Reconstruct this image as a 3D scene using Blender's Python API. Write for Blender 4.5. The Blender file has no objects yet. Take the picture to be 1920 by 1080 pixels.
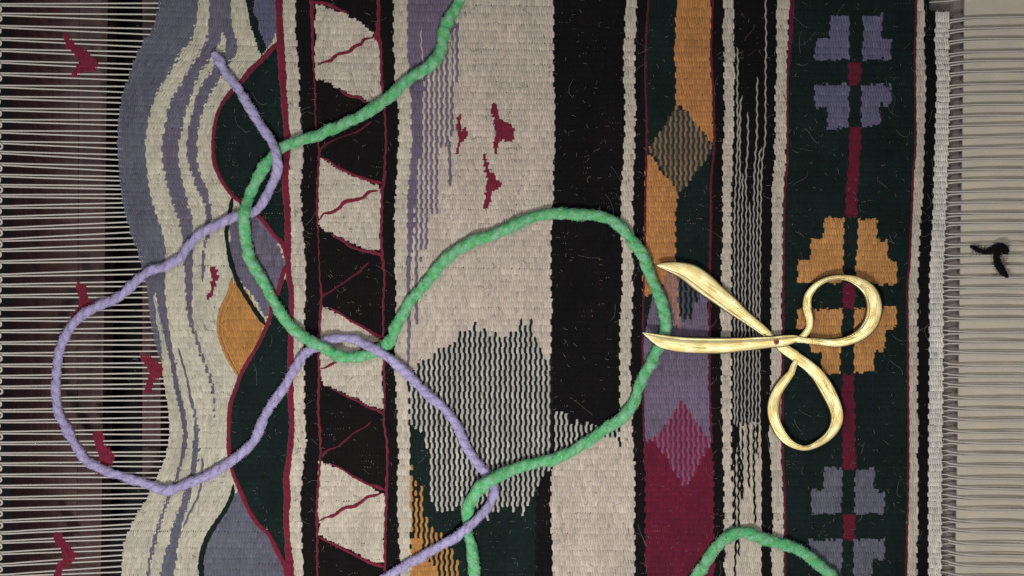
import bpy, math, random
import numpy as np

# ------------------------------------------------------------------ scale, camera, light, exposure
S = 0.00026                      # metres per photograph pixel at the plane of the cloth
H = 2700.0                       # camera height in those pixels
sc = bpy.context.scene
rng = np.random.default_rng(7)
random.seed(7)


def P(x, y, z=0.0):
    return ((x - 960.0) * S, (540.0 - y) * S, z * S)


cam_d = bpy.data.cameras.new("camera")
cam = bpy.data.objects.new("camera", cam_d)
sc.collection.objects.link(cam)
cam.location = (0, 0, H * S)
cam.rotation_euler = (0, 0, 0)
cam_d.sensor_width = 36.0
cam_d.lens = 36.0 * H / 1920.0
cam_d.clip_start = 0.01
cam_d.clip_end = 20.0
sc.camera = cam

world = bpy.data.worlds.new("World")
sc.world = world
world.use_nodes = True
world.node_tree.nodes["Background"].inputs[0].default_value = (0.80, 0.88, 1.0, 1)
world.node_tree.nodes["Background"].inputs[1].default_value = 0.055


def area(name, pos, target, size, watts, col, spread=180):
    l = bpy.data.lights.new(name, "AREA")
    l.shape = "DISK"
    l.size = size * S
    l.energy = watts
    l.color = col
    l.spread = math.radians(spread)
    o = bpy.data.objects.new(name, l)
    sc.collection.objects.link(o)
    o.location = P(*pos)
    from mathutils import Vector
    d = Vector(P(*target)) - Vector(P(*pos))
    o.rotation_euler = d.to_track_quat("-Z", "Y").to_euler()
    return o


KEY = area("window_light", (560, 1950, 1900), (780, 800, 0), 150, 0.84, (1.0, 0.975, 0.94), 140)
FILL = area("side_light", (-400, -150, 1800), (500, 700, 0), 220, 0.30, (1.0, 0.97, 0.94), 130)
TOPL = area("added_high_light", (700, 2150, 2600), (760, 760, 0), 260, 0.40, (1.0, 0.98, 0.94), 84)  # unseen lamp, added to brighten the scissors and shape the falloff on the cloth
RIGHT = area("added_right_light", (2060, 800, 2700), (1300, 640, 0), 260, 0.17, (1.0, 0.98, 0.94), 80)  # unseen lamp, added so the flat gold of the scissors reflects it
sc.view_settings.view_transform = "Standard"
sc.view_settings.look = "None"
sc.view_settings.exposure = 0.0
sc.view_settings.gamma = 1.0

# ------------------------------------------------------------------ helpers: objects


def link(o, parent=None, label=None, cat=None, group=None, kind=None):
    if o.name not in sc.collection.objects:
        sc.collection.objects.link(o)
    if parent is not None:
        o.parent = parent
    if label:
        o["label"] = label
    if cat:
        o["category"] = cat
    if group:
        o["group"] = group
    if kind:
        o["kind"] = kind
    return o


def empty(name, loc=(0, 0, 0), **k):
    return link(bpy.data.objects.new(name, None), **k)


def mesh_np(name, V, F, mats, midx=None, attrs=None, smooth=True, scale=True):
    """V (n,3) in pixel space (x, y down, z up), F (m,4) or (m,3) ints."""
    V = np.asarray(V, dtype=np.float64)
    W = np.empty_like(V)
    W[:, 0] = (V[:, 0] - 960.0) * S
    W[:, 1] = (540.0 - V[:, 1]) * S
    W[:, 2] = V[:, 2] * S
    F = np.asarray(F, dtype=np.int32)
    F = F[:, ::-1]                # y flip turns the winding
    me = bpy.data.meshes.new(name)
    me.vertices.add(len(W))
    me.vertices.foreach_set("co", W.ravel())
    k = F.shape[1]
    me.loops.add(F.size)
    me.loops.foreach_set("vertex_index", F.ravel())
    me.polygons.add(len(F))
    me.polygons.foreach_set("loop_start", np.arange(0, F.size, k, dtype=np.int32))
    if midx is not None:
        me.polygons.foreach_set("material_index", np.asarray(midx, dtype=np.int32))
    me.polygons.foreach_set("use_smooth", np.full(len(F), bool(smooth)))
    for m in (mats if isinstance(mats, (list, tuple)) else [mats]):
        me.materials.append(m)
    if attrs:
        for an, av in attrs.items():
            a = me.attributes.new(an, "FLOAT", "POINT")
            a.data.foreach_set("value", np.asarray(av, dtype=np.float32))
    me.update(calc_edges=True)
    me.validate()
    return bpy.data.objects.new(name, me)


def spline(pts, step=4.0):
    """Catmull-Rom through rows of any width (first two columns are x, y)."""
    p = np.asarray(pts, dtype=float)
    q = np.vstack([2 * p[0] - p[1], p, 2 * p[-1] - p[-2]])
    out = []
    for i in range(1, len(q) - 2):
        a, b, c, d = q[i - 1], q[i], q[i + 1], q[i + 2]
        n = max(2, int(np.hypot(*(c - b)[:2]) / step))
        t = np.linspace(0, 1, n, endpoint=False)[:, None]
        out.append(0.5 * ((2 * b) + (-a + c) * t + (2 * a - 5 * b + 4 * c - d) * t ** 2
                          + (-a + 3 * b - 3 * c + d) * t ** 3))
    out.append(p[-1:])
    return np.vstack(out)


def resample(p, step):
    d = np.r_[0, np.cumsum(np.hypot(np.diff(p[:, 0]), np.diff(p[:, 1])))]
    n = max(2, int(d[-1] / step) + 1)
    s = np.linspace(0, d[-1], n)
    return np.column_stack([np.interp(s, d, p[:, i]) for i in range(p.shape[1])]), s


def tube(path, half_w, half_h, sides=8, ply=0.0, pitch=40.0, nply=2, rough=0.0, caps=True, wander=0.0):
    """path (n,3); returns V, F, groove attribute, tone attribute. Section lies across the path in the plane, half_h up."""
    path = np.asarray(path, dtype=float)
    n = len(path)
    T = np.gradient(path[:, :2], axis=0)
    T /= np.maximum(np.hypot(T[:, 0], T[:, 1]), 1e-9)[:, None]
    N = np.column_stack([-T[:, 1], T[:, 0]])
    hw = np.broadcast_to(half_w, n).astype(float)
    hh = np.broadcast_to(half_h, n).astype(float)
    s = np.r_[0, np.cumsum(np.hypot(np.diff(path[:, 0]), np.diff(path[:, 1])))]
    th = np.linspace(0, 2 * np.pi, sides, endpoint=False)
    ph = 2 * np.pi * s[:, None] / pitch
    if wander:
        kk_ = np.arange(0, s[-1] + 60, 28)
        ph = ph + np.interp(s, kk_, np.cumsum(rng.normal(0, wander, len(kk_))))[:, None]
    c = np.cos(nply * th[None, :] - nply * ph)
    r = 1 + ply * (np.abs(np.cos(0.5 * nply * (th[None, :] - ph))) - 0.65) * 1.6
    if rough:
        r = r + rough * rng.standard_normal(r.shape)
    a = hw[:, None] * np.cos(th)[None, :] * r
    b = hh[:, None] * np.sin(th)[None, :] * r
    V = np.empty((n, sides, 3))
    V[:, :, 0] = path[:, 0:1] + N[:, 0:1] * a
    V[:, :, 1] = path[:, 1:2] + N[:, 1:2] * a
    V[:, :, 2] = path[:, 2:3] + b
    V = V.reshape(-1, 3)
    i = np.arange(n - 1)[:, None] * sides
    j = np.arange(sides)[None, :]
    j2 = (j + 1) % sides
    F = np.stack([i + j, i + j2, i + sides + j2, i + sides + j], -1).reshape(-1, 4)
    at = np.abs(np.cos(0.5 * nply * (th[None, :] - ph))).ravel()
    if caps:
        for end, base in ((0, 0), (1, (n - 1) * sides)):
            cc = len(V)
            V = np.vstack([V, path[0 if end == 0 else -1][None, :3]])
            at = np.r_[at, 0.5]
            q = []
            for k in range(sides):
                k2 = (k + 1) % sides
                q.append([base + k2, base + k, cc, cc] if end == 0 else [base + k, base + k2, cc, cc])
            # keep quads: split caps as thin quads over every two sides
            q = []
            for k in range(0, sides, 2):
                a0, a1, a2 = base + k, base + (k + 1) % sides, base + (k + 2) % sides
                q.append([cc, a2, a1, a0] if end == 0 else [cc, a0, a1, a2])
            F = np.vstack([F, np.array(q)])
    return V, F, at


def join(parts):
    Vs, Fs, As, o = [], [], [], 0
    for V, F, A in parts:
        Vs.append(V)
        Fs.append(F + o)
        As.append(A)
        o += len(V)
    return np.vstack(Vs), np.vstack(Fs), np.concatenate(As)


def catm(n, *a):
    return n

# ------------------------------------------------------------------ materials


def lin(c):
    out = []
    for v in c:
        v = v / 255.0
        out.append(v / 12.92 if v <= 0.04045 else ((v + 0.055) / 1.055) ** 2.4)
    return out


K = 1.45


def alb(c, k=K):
    return tuple(min(0.86, v * k) for v in lin(c)) + (1.0,)


def nt_new(name):
    m = bpy.data.materials.new(name)
    m.use_nodes = True
    nt = m.node_tree
    b = nt.nodes["Principled BSDF"]
    return m, nt, b


def add(nt, t, **k):
    n = nt.nodes.new(t)
    for a, v in k.items():
        setattr(n, a, v)
    return n


def coords(nt, scale=(1, 1, 1), space="Object"):
    """Coordinates in photograph pixels times scale."""
    tc = add(nt, "ShaderNodeTexCoord")
    mp = add(nt, "ShaderNodeMapping")
    mp.inputs["Scale"].default_value = tuple(v / S for v in scale)
    nt.links.new(tc.outputs[space], mp.inputs["Vector"])
    return mp.outputs["Vector"]


def noise(nt, vec, scale=1.0, detail=3.0, rough=0.6):
    n = add(nt, "ShaderNodeTexNoise")
    n.inputs["Scale"].default_value = scale
    n.inputs["Detail"].default_value = detail
    n.inputs["Roughness"].default_value = rough
    nt.links.new(vec, n.inputs["Vector"])
    return n.outputs["Fac"]


def ramp(nt, fac, stops):
    r = add(nt, "ShaderNodeValToRGB")
    el = r.color_ramp.elements
    while len(el) < len(stops):
        el.new(0.5)
    for e, (p, c) in zip(el, stops):
        e.position = p
        e.color = c if len(c) == 4 else tuple(c) + (1,)
    nt.links.new(fac, r.inputs["Fac"])
    return r.outputs["Color"]


def mixc(nt, fac, a, b, blend="MIX"):
    m = add(nt, "ShaderNodeMix", data_type="RGBA", blend_type=blend)
    for sock, v in ((m.inputs[0], fac), (m.inputs[6], a), (m.inputs[7], b)):
        if isinstance(v, (int, float)):
            sock.default_value = v
        elif isinstance(v, tuple):
            sock.default_value = v
        else:
            nt.links.new(v, sock)
    return m.outputs[2]


def scale_c(nt, col, fac):
    """col times a scalar socket"""
    m = add(nt, "ShaderNodeVectorMath", operation="SCALE")
    if isinstance(col, tuple):
        m.inputs[0].default_value = col[:3]
    else:
        nt.links.new(col, m.inputs[0])
    nt.links.new(fac, m.inputs["Scale"])
    return m.outputs[0]


def mrange(nt, fac, a, b, c, d):
    n = add(nt, "ShaderNodeMapRange")
    for k_, v in zip((1, 2, 3, 4), (a, b, c, d)):
        n.inputs[k_].default_value = v
    nt.links.new(fac, n.inputs[0])
    return n.outputs[0]


WOOL = {}


def wool(key, rgb, rgb2=None, sheen=0.15, fleck=0.0):
    m, nt, b = nt_new("wool_" + key)
    at = add(nt, "ShaderNodeAttribute", attribute_name="tone")
    v = coords(nt)
    n1 = noise(nt, v, 0.012, 3)
    base = alb(rgb)
    c = mixc(nt, mrange(nt, n1, 0.35, 0.65, 0, 1), base, alb(rgb2) if rgb2 else base)
    # fine fibres, running with the weft
    n2 = noise(nt, coords(nt, (0.9, 0.25, 0.9)), 1.0, 4, 0.7)
    c = scale_c(nt, c, mrange(nt, n2, 0.25, 0.75, 0.72, 1.28))
    c = scale_c(nt, c, at.outputs["Fac"])
    if fleck:
        n3 = noise(nt, coords(nt, (1, 0.6, 1)), 0.16, 2, 0.5)
        c = mixc(nt, mrange(nt, n3, 0.73, 0.78, 0, fleck), c, alb((90, 72, 58)))
    nt.links.new(c, b.inputs["Base Color"])
    b.inputs["Roughness"].default_value = 0.95
    b.inputs["Specular IOR Level"].default_value = 0.12
    b.inputs["Sheen Weight"].default_value = sheen
    b.inputs["Sheen Roughness"].default_value = 0.6
    bp = add(nt, "ShaderNodeBump")
    bp.inputs["Strength"].default_value = 0.5
    bp.inputs["Distance"].default_value = 0.6 * S
    nt.links.new(n2, bp.inputs["Height"])
    nt.links.new(bp.outputs[0], b.inputs["Normal"])
    WOOL[key] = m
    return m


wool("cream", (170, 161, 148), (160, 152, 140), fleck=0.6)
wool("cream_pink", (168, 157, 146), (160, 150, 139), fleck=0.7)
wool("cream_yellow", (168, 163, 147), (158, 154, 140), fleck=0.5)
wool("cream_grey", (156, 155, 147), (148, 147, 140))
wool("cream_dimmed", (138, 136, 130))  # cream of the fine wavy lines, dim light put into the colour
wool("star_dark", (21, 24, 24), sheen=0.05)
wool("white", (190, 186, 179), (182, 178, 172))
wool("slate", (86, 87, 99), (80, 80, 93))
wool("purple", (92, 86, 102), (84, 78, 92))
wool("violet", (98, 86, 106), (90, 80, 98))
wool("lavender_grey", (88, 84, 110), (80, 80, 100))
wool("mauve", (142, 126, 140))
wool("green", (16, 30, 28), (12, 24, 22), sheen=0.05)
wool("black", (15, 13, 14), (11, 10, 11), sheen=0.03)
wool("brown_black", (17, 13, 14), (13, 11, 12), sheen=0.03)
wool("red", (106, 24, 44), (94, 20, 40))
wool("crimson", (90, 12, 38), (78, 10, 34))
wool("crimson_dull", (98, 26, 52))
wool("ochre", (158, 114, 62), (148, 104, 55))
wool("ochre_pink", (162, 112, 64), (150, 104, 60))
wool("ochre_dark", (168, 122, 72), (156, 112, 65))
wool("tan", (118, 96, 62), (104, 86, 56))
wool("rose_brown", (122, 90, 86))
wool("charcoal", (40, 42, 50))
wool("plum", (112, 66, 90), (104, 64, 88))
wool("dusk", (62, 60, 74))
wool("rose_light", (140, 102, 84))

# warp cotton
m, nt, b = nt_new("warp_cotton")
n2 = noise(nt, coords(nt, (0.5, 1.2, 1)), 0.9, 3)
c = scale_c(nt, alb((178, 173, 166)), mrange(nt, n2, 0.3, 0.7, 0.8, 1.15))
nt.links.new(c, b.inputs["Base Color"])
b.inputs["Roughness"].default_value = 0.85
b.inputs["Specular IOR Level"].default_value = 0.2
WARP = m

m, nt, b = nt_new("fuzz_fibre")
b.inputs["Base Color"].default_value = (0.30, 0.27, 0.25, 1)
b.inputs["Roughness"].default_value = 0.7
FIBRE = m
m, nt, b = nt_new("dark_fibre")
b.inputs["Base Color"].default_value = (0.06, 0.045, 0.035, 1)
b.inputs["Roughness"].default_value = 0.8
DFIBRE = m


def yarn_mat(name, c1, c2, c3, fleck):
    m, nt, b = nt_new(name)
    at = add(nt, "ShaderNodeAttribute", attribute_name="ply")
    v = coords(nt)
    n1 = noise(nt, v, 0.06, 3, 0.6)
    c = mixc(nt, mrange(nt, n1, 0.42, 0.58, 0, 1), alb(c1), alb(c2))
    g = mrange(nt, at.outputs["Fac"], 0.0, 0.55, 1.0, 0.0)
    n3 = noise(nt, v, 0.09, 2)
    gg = add(nt, "ShaderNodeMath", operation="MULTIPLY")
    nt.links.new(g, gg.inputs[0])
    nt.links.new(mrange(nt, n3, 0.35, 0.6, 0.15, 1.0), gg.inputs[1])
    c = mixc(nt, gg.outputs[0], c, alb(c3))
    n4 = noise(nt, v, 0.22, 2, 0.5)
    c = mixc(nt, mrange(nt, n4, 0.62, 0.74, 0, 0.5), c, alb(fleck))
    n2 = noise(nt, v, 0.7, 4, 0.7)
    c = scale_c(nt, c, mrange(nt, n2, 0.3, 0.7, 0.86, 1.12))
    nt.links.new(c, b.inputs["Base Color"])
    b.inputs["Roughness"].default_value = 0.9
    b.inputs["Specular IOR Level"].default_value = 0.15
    b.inputs["Sheen Weight"].default_value = 0.25
    bp = add(nt, "ShaderNodeBump")
    bp.inputs["Strength"].default_value = 0.6
    bp.inputs["Distance"].default_value = 1.2 * S
    nt.links.new(n2, bp.inputs["Height"])
    nt.links.new(bp.outputs[0], b.inputs["Normal"])
    return m


GREEN_YARN = yarn_mat("green_yarn_wool", (76, 160, 104), (112, 168, 132), (98, 142, 60), (196, 208, 190))
LAV_YARN = yarn_mat("lavender_yarn_wool", (160, 151, 188), (146, 138, 172), (116, 109, 140), (188, 182, 204))


def wood(name, c1, c2):
    m, nt, b = nt_new(name)
    v = coords(nt, (1.0, 0.03, 1.0))
    n1 = noise(nt, v, 0.10, 5, 0.65)
    n2 = noise(nt, coords(nt), 0.01, 3)
    c = mixc(nt, mrange(nt, n1, 0.35, 0.65, 0, 1), alb(c1), alb(c2))
    c = scale_c(nt, c, mrange(nt, n2, 0.3, 0.7, 0.8, 1.2))
    nt.links.new(c, b.inputs["Base Color"])
    b.inputs["Roughness"].default_value = 0.55
    return m


WOOD = wood("stained_wood", (52, 33, 31), (70, 46, 43))
WOOD2 = wood("stained_wood_narrow", (62, 40, 37), (80, 52, 47))
m, nt, b = nt_new("dark_table")
c = scale_c(nt, alb((14, 12, 14)), mrange(nt, noise(nt, coords(nt), 0.02, 3), 0.3, 0.7, 0.7, 1.3))
nt.links.new(c, b.inputs["Base Color"])
b.inputs["Roughness"].default_value = 0.9
DARK = m


def card(name, c1, c2):
    m, nt, b = nt_new(name)
    n1 = noise(nt, coords(nt), 0.02, 4)
    n2 = noise(nt, coords(nt), 0.5, 4, 0.7)
    c = mixc(nt, mrange(nt, n1, 0.35, 0.65, 0, 1), alb(c1), alb(c2))
    c = scale_c(nt, c, mrange(nt, n2, 0.3, 0.7, 0.93, 1.06))
    nt.links.new(c, b.inputs["Base Color"])
    b.inputs["Roughness"].default_value = 0.8
    bp = add(nt, "ShaderNodeBump")
    bp.inputs["Strength"].default_value = 0.25
    bp.inputs["Distance"].default_value = 0.5 * S
    nt.links.new(n2, bp.inputs["Height"])
    nt.links.new(bp.outputs[0], b.inputs["Normal"])
    return m


BOARD = card("beige_board", (184, 174, 157), (172, 167, 154))
STRIP = card("grey_brown_card", (122, 112, 110), (112, 104, 100))
m, nt, b = nt_new("steel")
b.inputs["Base Color"].default_value = (0.5, 0.5, 0.5, 1)
b.inputs["Metallic"].default_value = 1
b.inputs["Roughness"].default_value = 0.6
STEEL = m


def gold(name, deep=False):
    m, nt, b = nt_new(name)
    uv = add(nt, "ShaderNodeAttribute", attribute_name="along")
    uv2 = add(nt, "ShaderNodeAttribute", attribute_name="across")
    cb = add(nt, "ShaderNodeCombineXYZ")
    nt.links.new(uv.outputs["Fac"], cb.inputs[0])
    nt.links.new(uv2.outputs["Fac"], cb.inputs[1])
    mp = add(nt, "ShaderNodeMapping")
    mp.inputs["Scale"].default_value = (0.022, 0.75, 1)
    nt.links.new(cb.outputs[0], mp.inputs["Vector"])
    h = noise(nt, mp.outputs[0], 1.0, 5, 0.7)
    mp2 = add(nt, "ShaderNodeMapping")
    mp2.inputs["Scale"].default_value = (0.03, 0.06, 1)
    nt.links.new(cb.outputs[0], mp2.inputs["Vector"])
    patch = noise(nt, mp2.outputs[0], 1.0, 2, 0.5)
    c = mixc(nt, mrange(nt, patch, 0.42, 0.58, 0, 1), (0.98, 0.86, 0.46, 1), (0.88, 0.68, 0.26, 1))
    hs = add(nt, "ShaderNodeMath", operation="MULTIPLY")
    nt.links.new(mrange(nt, h, 0.53, 0.64, 0, 0.6), hs.inputs[0])
    nt.links.new(mrange(nt, patch, 0.36, 0.56, 0.25, 1.0), hs.inputs[1])
    c = mixc(nt, hs.outputs[0], c, (0.16, 0.13, 0.05, 1))
    # scribed line inside each edge
    ed = add(nt, "ShaderNodeAttribute", attribute_name="edge")
    c = mixc(nt, ed.outputs["Fac"], c, (0.05, 0.045, 0.03, 1))
    nt.links.new(c, b.inputs["Base Color"])
    b.inputs["Metallic"].default_value = 0.35
    b.inputs["Roughness"].default_value = 0.36
    b.inputs["Specular IOR Level"].default_value = 0.5
    bp = add(nt, "ShaderNodeBump")
    bp.inputs["Strength"].default_value = 0.35
    bp.inputs["Distance"].default_value = 0.6 * S
    bp.invert = True
    nt.links.new(hs.outputs[0], bp.inputs["Height"])
    nt.links.new(bp.outputs[0], b.inputs["Normal"])
    return m


GOLD = gold("engraved_gold")
m, nt, b = nt_new("gold_rim")
b.inputs["Base Color"].default_value = (0.10, 0.09, 0.05, 1)
b.inputs["Roughness"].default_value = 0.6
RIM = m
m, nt, b = nt_new("red_rivet")
b.inputs["Base Color"].default_value = (0.52, 0.09, 0.04, 1)
b.inputs["Roughness"].default_value = 0.35
RIVET = m
m, nt, b = nt_new("rivet_slot")
b.inputs["Base Color"].default_value = (0.05, 0.03, 0.02, 1)
RIVET2 = m

# ------------------------------------------------------------------ edge of the cloth, warps
LEFT = np.array([(-60, 300), (0, 297), (15, 298), (40, 290), (62, 283), (75, 272), (100, 257), (120, 250), (150, 240),
                 (175, 230), (200, 226), (225, 222), (270, 220), (300, 222), (340, 225), (380, 230), (410, 238),
                 (440, 246), (470, 258), (500, 266), (530, 275), (560, 278), (600, 282), (640, 290), (680, 303),
                 (720, 308), (760, 315), (800, 318), (830, 316), (860, 310), (880, 302), (910, 287), (925, 281),
                 (945, 270), (965, 257), (980, 249), (1000, 240), (1020, 232), (1050, 229), (1080, 228), (1160, 232)], float)
HEM_L = np.array([(-60, 1757), (12, 1756), (75, 1752), (150, 1756), (225, 1754), (320, 1751), (395, 1749), (470, 1745),
                  (532, 1742), (665, 1742), (935, 1740), (1160, 1741)], float)
HEM_R = np.array([(-60, 1783), (12, 1782), (75, 1779), (150, 1781), (250, 1779), (345, 1776), (445, 1772), (520, 1769),
                  (665, 1769), (935, 1766), (1060, 1765), (1160, 1764)], float)
BOARD_L = np.array([(-90, 1811), (0, 1810), (270, 1806), (540, 1801), (700, 1799), (1080, 1792), (1180, 1790)], float)


def fx(tab, y):
    return np.interp(y, tab[:, 0], tab[:, 1])


PAIR_LOOP = [9, 27, 50, 73, 94, 116, 139, 162, 183, 205, 226, 247, 267, 286, 308, 329, 348, 367, 388, 408, 429, 450, 469,
             491, 516, 535, 555, 579, 599, 621, 643, 664, 685, 706, 726, 749, 770, 790, 811, 831, 851, 870, 891, 912,
             934, 955, 977, 999, 1016, 1037, 1059, 1079]
PAIR_EDGE = [(8, 13), (27, 40), (54, 65), (77, 88), (97, 107), (120, 130), (140, 151), (162, 173), (183, 193),
             (205, 214), (225, 235), (246, 257), (268, 279), (290, 300), (311, 321), (331, 339), (348, 355),
             (364, 372), (380, 389), (398, 406), (416, 425), (435, 446), (457, 468), (481, 490), (504, 514),
             (527, 537), (548, 558), (570, 582), (593, 604), (614, 625), (637, 647), (658, 669), (680, 689),
             (699, 710), (719, 729), (741, 751), (762, 772), (782, 792), (804, 815), (825, 834), (847, 855),
             (865, 875), (886, 896), (906, 915), (925, 934), (945, 953), (963, 972), (982, 990), (1002, 1011),
             (1021, 1031), (1040, 1050), (1061, 1072)]
PAIR_BOARD = [32, 52, 72, 96, 113, 133, 156, 174, 195, 215, 233, 255, 275, 296, 316, 335, 357, 377, 398, 415, 437, 456,
              477, 496, 517, 537, 555, 575, 595, 620, 638, 658, 682, 702, 720, 744, 764, 784, 807, 827, 848, 870, 893,
              912, 931, 951, 975, 993, 1016, 1037, 1057, 1078]
PAIR_BOARD = [v + 4 for v in PAIR_BOARD]
# a little cloth beyond the picture, top and bottom
PAIR_LOOP = [-13] + PAIR_LOOP + [1100, 1121, 1142]
PAIR_EDGE = [(-14, -4)] + PAIR_EDGE + [(1082, 1092), (1102, 1112), (1122, 1132)]
PAIR_BOARD = [-6] + PAIR_BOARD + [1102, 1122, 1142]
NP_ = len(PAIR_LOOP)
NR = 2 * NP_
row_l = np.array([v for pr in PAIR_EDGE for v in pr], float)
row_l[2] -= 2.0
row_l[3] += 2.0
hem_mid = np.array([yb + 5.0 * (1 - 2 * yb / 1080.0) for yb in PAIR_BOARD])
row_r = np.empty(NR)
gap = np.gradient(hem_mid) * 0.25
row_r[0::2] = hem_mid - gap
row_r[1::2] = hem_mid + gap


def row_y(j, x):
    """height of warp j (array) at x (array) inside the cloth"""
    t = np.clip((x - 300.0) / (1768.0 - 300.0), -0.1, 1.03)
    a = row_l[j]
    bb = row_r[j]
    y = a + (bb - a) * t
    return y + 0.5 * np.sin(x * 0.011 + j * 1.7)


# ------------------------------------------------------------------ the pattern: painter's list of woven areas
REG = []        # (name, keyA, keyB, polygon, label, mode)


def R(name, key, poly, key2=None, label=None):
    REG.append((name, key, key2, np.asarray(poly, float), label))


def rib(rows):
    return [(a, y) for y, a, _ in rows] + [(b_, y) for y, _, b_ in reversed(rows)]


def band(l, r):
    """l, r: lists (y, x)"""
    return [(x, y) for y, x in l] + [(x, y) for y, x in reversed(r)]


T, B = -70, 1170
E1 = [(T, 532), (0, 531), (125, 531), (237, 537), (302, 540), (345, 537), (395, 540), (445, 541), (520, 544), (615, 548),
      (665, 547), (777, 549), (860, 544), (930, 541), (1022, 541), (1080, 548), (B, 550)]
# wave field
R("cream_wave_field", "cream_yellow", [(180, T), (545, T), (545, B), (180, B)], label="yellowish cream wool field with slate and purple waves")
a1 = [(T, 373), (0, 372), (37, 369), (75, 360), (95, 342), (132, 320), (160, 302), (192, 287), (230, 277), (270, 272), (308, 274),
      (357, 280), (400, 292), (435, 305), (470, 311), (495, 310), (548, 309)]
R("slate_stripe", "slate", band([(T, 180), (548, 180)], a1), label="wide slate blue wave along the uneven upper left edge")
R("slate_stripe", "slate", rib([(545, 262, 290), (577, 262, 291), (610, 262, 294), (635, 262, 301), (660, 262, 303), (676, 262, 305), (684, 302, 304)]),
  label="thin slate sliver at the edge below the lavender yarn")
R("slate_stripe", "purple", rib([(548, 292, 310), (552, 293, 310), (602, 302, 315), (647, 312, 322), (680, 320, 329), (702, 323, 332), (727, 327, 337),
                                (765, 336, 346), (790, 340, 350), (810, 344, 352), (840, 341, 350), (872, 335, 341), (902, 327, 333),
                                (930, 313, 319), (972, 300, 306), (1010, 287, 294), (1042, 280, 285), (1080, 275, 280), (B, 270, 276)]),
  label="narrow purple grey wave running down to the bottom edge")
R("purple_stripe", "purple", rib([(T, 394, 434), (0, 392, 432), (50, 392, 435), (56, 391, 416), (75, 387, 413), (95, 377, 404), (105, 370, 396), (130, 354, 380), (155, 339, 367),
                                 (185, 323, 357), (205, 315, 350), (232, 310, 343), (270, 304, 335), (300, 304, 335), (340, 311, 342),
                                 (377, 322, 351), (410, 335, 360), (432, 341, 362), (470, 345, 362), (540, 347, 361), (577, 349, 361),
                                 (607, 355, 361), (632, 365, 371), (657, 372, 378), (680, 381, 386), (705, 391, 396), (730, 398, 403),
                                 (755, 400, 404), (785, 399, 401)]), label="middle purple grey wave tapering to a point")
R("purple_stripe", "purple", rib([(50, 416, 435), (75, 425, 442), (92, 421, 446), (110, 412, 435), (125, 403, 423), (150, 385, 410), (175, 371, 395),
                                 (200, 363, 383), (235, 355, 373), (270, 350, 369), (300, 352, 370), (327, 360, 376), (357, 370, 390),
                                 (382, 382, 395), (405, 387, 397), (420, 386, 395), (445, 384, 394), (455, 382, 386), (482, 379.5, 383.5),
                                 (530, 379.5, 382.5)]), label="right purple grey wave with a cream spur at its top")
R("purple_stripe", "slate", rib([(765, 363, 366), (785, 364, 369), (810, 364, 374), (835, 362, 373), (860, 359, 371), (890, 355, 366), (917, 347, 360),
                                (942, 340, 354), (965, 332, 347), (990, 322, 341), (1017, 317, 335), (1035, 310, 332), (1060, 304, 330),
                                (1080, 300, 327), (B, 288, 318)]), label="slate wave widening down to the bottom edge")
R("bird_motif", "red", [(397, 495), (407, 507), (410, 520), (404, 535), (400, 550), (389, 563), (387, 555), (395, 540), (397, 520), (394, 506)],
  label="small red crescent bird in the cream wave field")
# right part of the wave zone
R("purple_lobe", "lavender_grey", [(474, T), (530, T), (530, 60), (516, 66), (510, 80), (500, 92), (493, 76), (484, 52), (484, 40), (476, 20)],
  label="purple lobe at the top between green edge and red cord")
R("dark_green_edge", "green", [(461, T), (476, T), (476, 20), (484, 40), (485, 54), (493, 76), (500, 92), (490, 108), (487, 97), (480, 77), (471, 50), (465, 25), (461, 0)],
  label="dark green sliver above the red cord")
R("dark_green_lobe", "green", [(525, 82), (510, 92), (492, 112), (470, 132), (454, 152), (432, 175), (417, 195), (407, 217), (402, 242),
                              (400, 268), (402, 302), (412, 330), (425, 352), (440, 370), (457, 382), (485, 405), (500, 422),
                              (515, 442), (530, 457), (540, 482), (545, 482), (545, 70)],
  label="upper dark green lobe outlined in red")
R("dark_green_lobe", "green", [(545, 520), (527, 522), (522, 545), (510, 577), (505, 607), (485, 645), (467, 675), (452, 702), (442, 730),
                              (432, 760), (429, 810), (430, 847), (437, 885), (450, 917), (465, 952), (482, 980), (505, 1000), (520, 1030), (532, 1055),
                              (537, 1080), (550, 1080), (550, 520)], label="lower dark green lobe outlined in red")
R("purple_lobe", "purple", [(442, 398), (470, 393), (500, 422), (520, 455), (536, 490), (532, 510), (524, 540), (508, 577), (500, 600),
                           (480, 562), (455, 533), (440, 505), (430, 460), (430, 430)], label="purple lobe under the loop of green yarn")
R("ochre_lobe", "ochre", [(437, 515), (450, 530), (462, 545), (480, 575), (497, 605), (485, 645), (467, 675), (452, 703), (447, 707), (440, 695), (427, 675),
                         (415, 647), (409, 622), (410, 597), (418, 575), (430, 552), (437, 530)], label="ochre lobe beside the red cord")
R("purple_lobe", "slate", [(438, 925), (448, 918), (465, 952), (482, 980), (505, 1003), (520, 1033), (533, 1060), (538, 1085), (540, B), (370, B), (377, 1080), (380, 1040), (388, 1010), (402, 985), (422, 957)],
  label="slate lobe at the bottom between green and red cords")
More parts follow.
